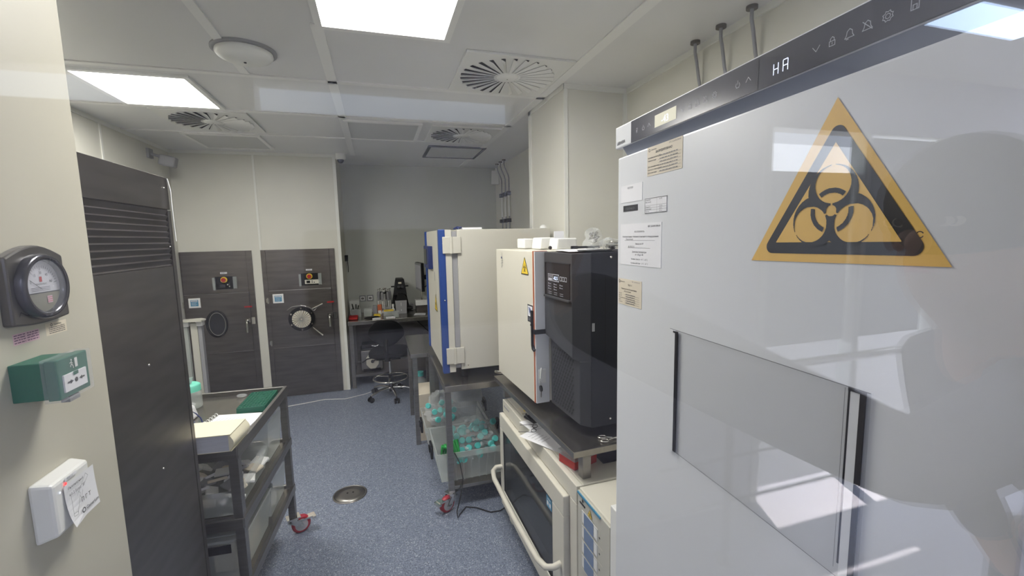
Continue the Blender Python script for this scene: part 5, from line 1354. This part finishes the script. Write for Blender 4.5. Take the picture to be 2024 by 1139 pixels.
P_ = [(QX, PY, .95), (QX - .03, PY, 1.10), (PX + .20, PY, 1.27), (PX + .03, PY, 1.42), (PX - .10, PY, 1.50), (HX + .02, HY, 1.56), (HX, HY, HZ),
      (PX - .08, PY + .08, 1.40), (.66, -.05, 1.34), (.38, -.045, 1.48), (.15, -.05, 1.60),
      (PX + .10, PY - .17, 1.38), (PX + .25, PY - .22, 1.12), (PX + .30, PY - .14, .92), (PX + .30, PY - .10, .86),
      (QX, PY + .09, .86), (QX + .02, PY + .10, .48), (QX + .06, PY + .11, .09), (QX - .07, PY + .11, .04),
      (QX, PY - .11, .86), (QX + .02, PY - .13, .48), (QX + .06, PY - .14, .09), (QX - .07, PY - .14, .04)]
E_ = [(0, 1), (1, 2), (2, 3), (3, 4), (4, 5), (5, 6), (3, 7), (7, 8), (8, 9), (9, 10), (3, 11), (11, 12), (12, 13), (13, 14), (0, 15), (15, 16), (16, 17), (17, 18), (0, 19), (19, 20), (20, 21), (21, 22)]
R2 = [(.11, .14), (.10, .13), (.11, .15), (.085, .12), .055, .075, .085, .065, .048, .036, .026, .065, .048, .036, .026, .085, .062, .045, .04, .085, .062, .045, .04]
try:
    me_ok = True
    import bmesh
    def add_skin_layer(me):
        bm = bmesh.new(); bm.from_mesh(me); bm.verts.layers.skin.verify(); bm.to_mesh(me); bm.free()
except Exception: me_ok = False
def body(name, pts, edges, rad, m, parent, sub=2, root=0):
    me = bpy.data.meshes.new(name); inv = W[parent.name].inverted()
    me.from_pydata([tuple(inv @ Vector(p)) for p in pts], edges, []); me.materials.append(M[m])
    add_skin_layer(me)
    o = bpy.data.objects.new(name, me); COL.objects.link(o); o.parent = parent; W[o.name] = W[parent.name]
    for i, r in enumerate(rad):
        r = (r, r) if not isinstance(r, tuple) else r
        me.skin_vertices[0].data[i].radius = r; me.skin_vertices[0].data[i].use_root = (i == root)
    md = o.modifiers.new('skin', 'SKIN'); md.use_smooth_shade = True
    s2 = o.modifiers.new('sub', 'SUBSURF'); s2.levels = sub; s2.render_levels = sub
    return o
body('body', P_, E_, R2, 'skin', t)
# clothing: shirt and trousers follow the same joints, a little larger
ids = [0, 1, 2, 3, 7, 8, 9, 10, 11, 12, 13]; mp = {v: i for i, v in enumerate(ids)}
body('shirt', [P_[i] for i in ids], [(mp[a], mp[b_]) for a, b_ in E_ if a in mp and b_ in mp], [tuple(x + .014 for x in (R2[i] if isinstance(R2[i], tuple) else (R2[i],) * 2)) for i in ids], 'coat', t)
ids = [0, 15, 16, 17, 19, 20, 21]; mp = {v: i for i, v in enumerate(ids)}
body('trousers', [P_[i] for i in ids], [(mp[a], mp[b_]) for a, b_ in E_ if a in mp and b_ in mp], [tuple(x + .014 for x in (R2[i] if isinstance(R2[i], tuple) else (R2[i],) * 2)) for i in ids], 'trouser', t)
# the head looks left along the arm towards the phone (-X)
hb = B(m='hair').sphere((HX + .012, HY, HZ + .03), .102, 20, 14, (1.05, .92, .95))
obj('hair', hb, t)
fb = B(m='skin')
fb.sphere((HX - .092, HY, HZ - .03), .016, 10, 8, (1.3, .8, 1.2))
obj('nose', fb, t)
for s_ in (-1, 1): obj('ear', B(m='skin').sphere((HX + .01, HY + s_ * .086, HZ - .02), .02, 10, 8, (.8, .5, 1.4)), t)
for s_ in (-1, 1):
    o = obj('eye', B(m='beige').sphere((HX - .078, HY + s_ * .032, HZ), .010, 10, 8, (.6, 1.2, .8)).use('black').sphere((HX - .083, HY + s_ * .032, HZ), .006, 8, 6), t)
obj('mouth', B(m='red').sphere((HX - .078, HY, HZ - .07), .018, 10, 6, (.4, 1.1, .3)), t)
# right hand: palm behind the phone, four fingers and a thumb closed on its end
bx_, by_, bz_ = .15, -.05, 1.60
pts = [(bx_, by_, bz_), (bx_ - .035, by_ + .0, bz_ + .01)]; ed = [(0, 1)]; rd = [.026, (.015, .034)]
for f in range(4):
    z = bz_ + .048 - .02 * f; i0 = len(pts); l = (.9, 1., .95, .8)[f]
    pts += [(bx_ - .055, by_ + .002, z), (bx_ - .055 - .022 * l, by_ + .0, z + .002), (bx_ - .055 - .042 * l, by_ + .004, z + .001), (bx_ - .055 - .058 * l, by_ + .010, z)]
    ed += [(1, i0), (i0, i0 + 1), (i0 + 1, i0 + 2), (i0 + 2, i0 + 3)]; rd += [.0095, .009, .008, .007]
i0 = len(pts)
pts += [(bx_ - .02, by_ + .02, bz_ + .035), (bx_ - .045, by_ + .036, bz_ + .05)]; ed += [(0, i0), (i0, i0 + 1)]; rd += [.011, .009]
body('hand', pts, ed, rd, 'skin', t, 1)
t = thing('phone', 'dark phone held sideways at the glass, faintly mirrored', 'phone', (0, -.03, 1.6))
obj('case', B(m='black').box(-.05, .115, -.034, -.025, 1.58, 1.658), t, .006)
obj('camera_bump', B(m='charcoal').box(.07, .11, -.025, -.0225, 1.60, 1.65), t, .004)

# ================================================================== LIGHT
w = bpy.data.worlds.new('sky'); SC.world = w; w.use_nodes = True
nt = w.node_tree; bg = nt.nodes['Background']
tc = nt.nodes.new('ShaderNodeTexCoord'); sx = nt.nodes.new('ShaderNodeSeparateXYZ'); rp = nt.nodes.new('ShaderNodeValToRGB')
nt.links.new(tc.outputs['Generated'], sx.inputs[0]); nt.links.new(sx.outputs[2], rp.inputs[0]); nt.links.new(rp.outputs[0], bg.inputs[0])
rp.color_ramp.elements[0].color = (.82, .88, 1, 1); rp.color_ramp.elements[1].color = (.36, .56, 1, 1)
bg.inputs[1].default_value = 2.7
def light(name, kind, loc, rot, e, size=1, size_y=None, col=(1, 1, 1)):
    l = bpy.data.lights.new(name, kind); l.energy = e; l.color = col
    if kind == 'AREA':
        l.size = size
        if size_y: l.shape = 'RECTANGLE'; l.size_y = size_y
    o = bpy.data.objects.new(name, l); COL.objects.link(o); o.location = loc; o.rotation_euler = rot; return o
s = light('sun', 'SUN', (4, -8, 8), (0, 0, 0), 18, col=(1, .96, .93)); s.data.angle = .01
s.rotation_euler = Vector((.12, -.30, .95)).to_track_quat('Z', 'Y').to_euler()
# daylight entering by the corridor windows
light('window_daylight', 'AREA', (4.3, -1.9, 1.6), (math.radians(90), 0, 0), 34, 4.3, 1.2, (.88, .93, 1))
# ceiling luminaires' light
light('panel_light', 'AREA', (.086, 1.80, 2.53), (0, 0, 0), 15, .5, .52, (1, .985, .94))
light('panel_light', 'AREA', (-1.2, 3.165, 2.53), (0, 0, 0), 17, .5, .56, (1, .985, .94))

# ================================================================== CAMERA
cam = bpy.data.cameras.new('camera'); co = bpy.data.objects.new('camera', cam); COL.objects.link(co)
R3 = ((0.95526306, -0.29499917, -0.02116553), (0.05420501, 0.1042755, 0.99307021), (-0.29074784, -0.94979056, 0.11560097))
m = Matrix((( R3[0][0], R3[1][0], R3[2][0], 0), (R3[0][1], R3[1][1], R3[2][1], 0), (R3[0][2], R3[1][2], R3[2][2], 1.65), (0, 0, 0, 1)))
co.matrix_world = m
cam.sensor_width = 36; cam.lens = 864 / 2024 * 36; cam.clip_start = .005; cam.clip_end = 300
SC.camera = co
SC.view_settings.view_transform = 'Standard'
SC.view_settings.look = 'None'
SC.view_settings.exposure = .5
